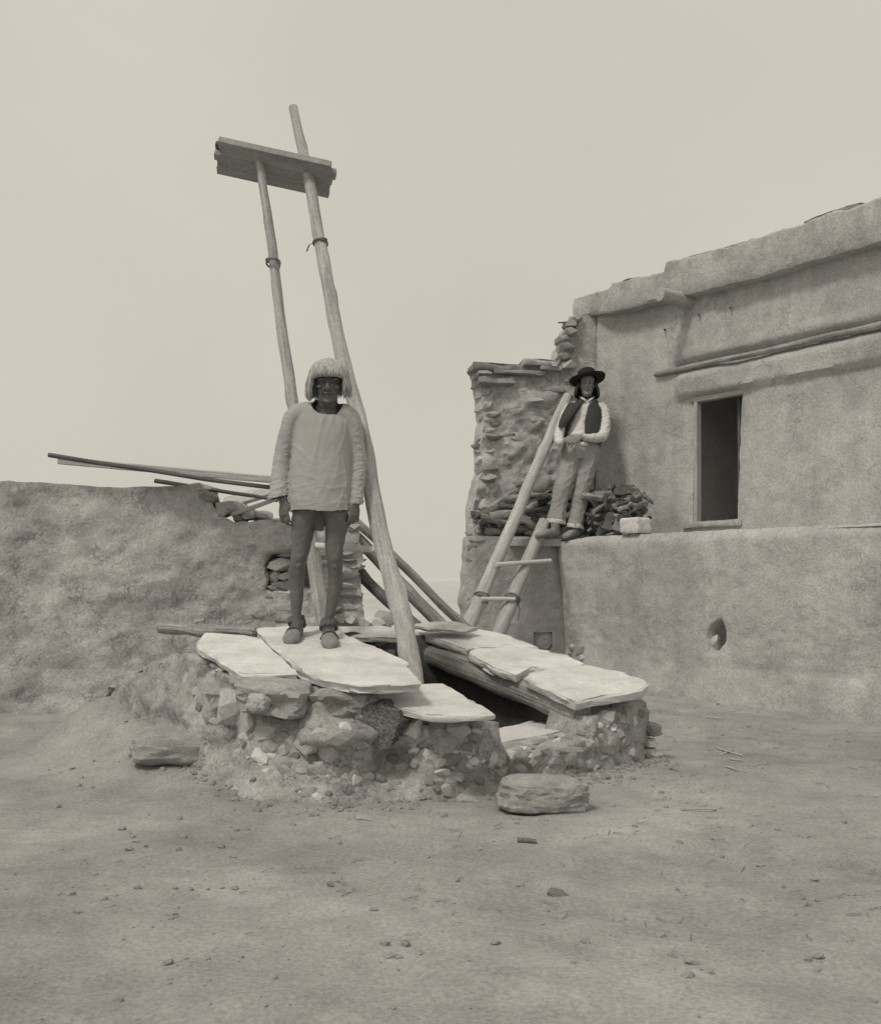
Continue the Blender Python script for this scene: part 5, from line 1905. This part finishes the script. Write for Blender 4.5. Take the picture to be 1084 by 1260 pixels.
def cut2(c):
    if c.z > m2(0, 492, .26).z and math.hypot(c.x - m2(722.5, 0, .26).x, c.y - m2(0, 0, .265).y) < .11:
        return True
    if c.y < Y2 - .02:
        return m2(692.8, 0, -.1).x < c.x < m2(717.0, 0, -.1).x
    return c.z < m2(0, 551, .14).z


s2.finish('shirt', M['white_cloth'], mh, 0.0052, 3, 0, lambda p: 0.0058 * (crease(p, 0.3, .11, .045, 21) + crease(p, -0.7, .12, .04, 25) + .6 * crease(p, 1.3, .2, .05, 29)) - 0.007, cut=cut2)
cl = Flesh()
for s in (-1, 1):
    cl.loft([(m2(722.5 + s * 2, 493, .14), .02, .006), (m2(722.5 + s * 5, 490.5, .17), .022, .006), (m2(722.5 + s * 8, 488, .25), .02, .006)], UP, 8)
cl.finish('collar', M['white_cloth'], mh, 0.005, 2)
sc_ = Flesh()
sc_.loft([(m2(722.5, 491, .255), .070, .072), (m2(722.5, 487.5, .255), .066, .068)], seg=24, cap=False, sub=2)
sc_.finish('neckerchief', M['wool'], mh, 0.005, 2, 0.012, folds(0.006, 20, 30))
# vest, open down the front
vt = Flesh()
PI = math.pi


def vest_arc(t):
    # angle 0 = his left side of the picture's right; front is +90 degrees
    lft = lerp(PI / 2 - .10, PI / 2 + .42, sstep(0, 1, t))
    lft = pl([(0, PI / 2 + .02), (.3, PI / 2 + .10), (.6, PI / 2 + .02), (1, PI / 2 - .5)], t)
    rgt = pl([(0, PI / 2 + 1.15), (.2, PI / 2 + .95), (.5, PI / 2 + .50), (.75, PI / 2 + .32), (1, PI / 2 + .40)], t)
    return rgt, lft + 2 * PI


vt.loft([(m2(716.5, 541, .15), .198, .155), (m2(718, 530, .185), .192, .150), (m2(720, 516, .22), .186, .145), (m2(721.5, 505, .25), .172, .135), (m2(722.5, 498, .265), .140, .112), (m2(723, 492.5, .27), .098, .094)], seg=44, cap=False, arc=vest_arc)
fv = []
arm_c = [m2(697, 506, .22), m2(743, 506, .22)]
vt.f = [f for f in vt.f if all((sum((Vector(vt.v[i]) for i in f), Vector()) / len(f) - c).length > 0.070 for c in arm_c)]
adj = {}
for k_, f in enumerate(vt.f):
    for i in f:
        adj.setdefault(i, []).append(k_)
st_, seen_ = [0], {0}
best = []
for s0_ in range(len(vt.f)):
    if any(s0_ in b_ for b_ in best):
        continue
    st_, seen_ = [s0_], {s0_}
    while st_:
        for i in vt.f[st_.pop()]:
            for k_ in adj[i]:
                if k_ not in seen_:
                    seen_.add(k_)
                    st_.append(k_)
    best.append(seen_)
best = max(best, key=len)
vt.f = [f for k_, f in enumerate(vt.f) if k_ in best]
vest = vt.finish('vest', M['wool'], mh, 0, 1, 0.010, folds(0.006, 9, 12, seed=6))
fp = Flesh()
rows_f = [(495, 700, 714, .15, .11), (503, 695, 711, .10, .06), (511, 691, 706, .06, .04), (518.5, 688, 700, .05, .02), (526, 687, 694.5, .05, .02)]
vs_, fs = [], []
for i_ in range(17):
    t_ = i_ / 4.0
    k_ = min(3, int(t_))
    r_ = [lerp(rows_f[k_][c_], rows_f[k_ + 1][c_], t_ - k_) for c_ in range(5)]
    for j_ in range(8):
        w_ = j_ / 7
        vs_.append(m2(lerp(r_[1], r_[2], w_), r_[0], lerp(r_[3], r_[4], w_) - .02 * math.sin(math.pi * w_) + 0.008 * nz((i_ * .3, j_ * .4, 2))))
for i_ in range(16):
    for j_ in range(7):
        a = i_ * 8 + j_
        fs.append((a, a + 1, a + 9, a + 8))
fp.add(vs_, fs)
fp.finish('vest_flap', M['wool'], vest, 0, 1, 0.008)
for px, py in ((716.5, 508), (717.5, 517), (718.2, 526)):
    bt_ = Flesh()
    bt_.blob(m2(px, py, .062), (.008, .005, .008), None, 6)
    bt_.finish('button', M['white_cloth'], vest, 0, 0)
# trousers
tr = Flesh()
tr.loft([(m2(715.8, 545, .15), .180, .136), (m2(715, 550, .14), .186, .140), (m2(714.5, 559, .13), .186, .138), (m2(714, 568, .12), .175, .130)], seg=32, cap=False)
tr.loft([(m2(709, 546, .145), .090, .130), (m2(706, 557, .125), .098, .124), (m2(700, 572, .09), .096, .108), (m2(695.5, 590, .045), .086, .096), (m2(690.5, 604, .02), .082, .088), (m2(687.5, 622, .02), .078, .084), (m2(684, 644, .0), .088, .088)], seg=24, cap=False)
tr.loft([(m2(722.5, 546, .145), .092, .130), (m2(723, 557, .125), .102, .124), (m2(721.5, 574, .10), .094, .106), (m2(718, 592, .07), .082, .094), (m2(715.5, 605, .05), .078, .086), (m2(711, 626, .05), .074, .080), (m2(706.5, 650, .03), .078, .080)], seg=24, cap=False)
tr.finish('trousers', M['denim'], mh, 0.0060, 3, 0.014, lambda p: 0.0065 * (crease(p, 0.6, .22, .07, 2) * .8 + crease(p, -0.6, .18, .06, 6) * .6 + crease(p, 1.35, .55, .08, 4) * 1.1) - 0.005)
for px, py, dy, r_ in ((683.5, 642.5, .0, .094), (706.8, 648, .03, .084)):
    cu = Flesh()
    cu.loft([(m2(px, py + 2, dy), r_, r_), (m2(px + .6, py - 3, dy), r_ - .002, r_)], seg=22, cap=False, sub=2)
    cu.finish('cuff', M['trim'], mh, 0.006, 2, 0.012, folds(0.008, 12, 10, seed=px))
bl_ = Flesh()
bl_.blob(m2(719, 546, -.012), (.038, .010, .022))
bl_.finish('buckle', M['metal'], mh, 0, 0)
be = Flesh()
be.loft([(m2(715.6, 548.5, .14), .194, .150), (m2(715.9, 544.5, .147), .192, .150)], seg=32, cap=False, sub=1)
be.finish('belt', M['hide_dark'], mh, 0, 0, 0.006)


def shoe(heel, toe, par):
    d = (toe - heel)
    ln = d.length
    d.normalize()
    f = Flesh()
    u = UP
    f.loft([(heel - d * .01 + u * .035, .018, .02), (heel + d * .01 + u * .036, .034, .035), (heel + d * ln * .25 + u * .042, .036, .042), (heel + d * ln * .5 + u * .042, .042, .040), (heel + d * ln * .75 + u * .033, .048, .030), (heel + d * ln * .93 + u * .026, .038, .022), (toe + u * .024, .018, .016)], u, 18)
    f.loft([(heel + d * .045 + u * .03, .040, .048), (heel + d * .045 + u * .09, .040, .048), (heel + d * .05 + u * .13, .04, .045)], d, 16)
    f.finish('shoe', M['hide'], par, 0.0055, 3, disp=folds(0.004, 18, 18))


shoe(m2(687, 659.5, -.06), m2(660, 662.5, -.27), mh)
shoe(m2(710, 660.5, .05), m2(694, 663.5, -.17), mh)
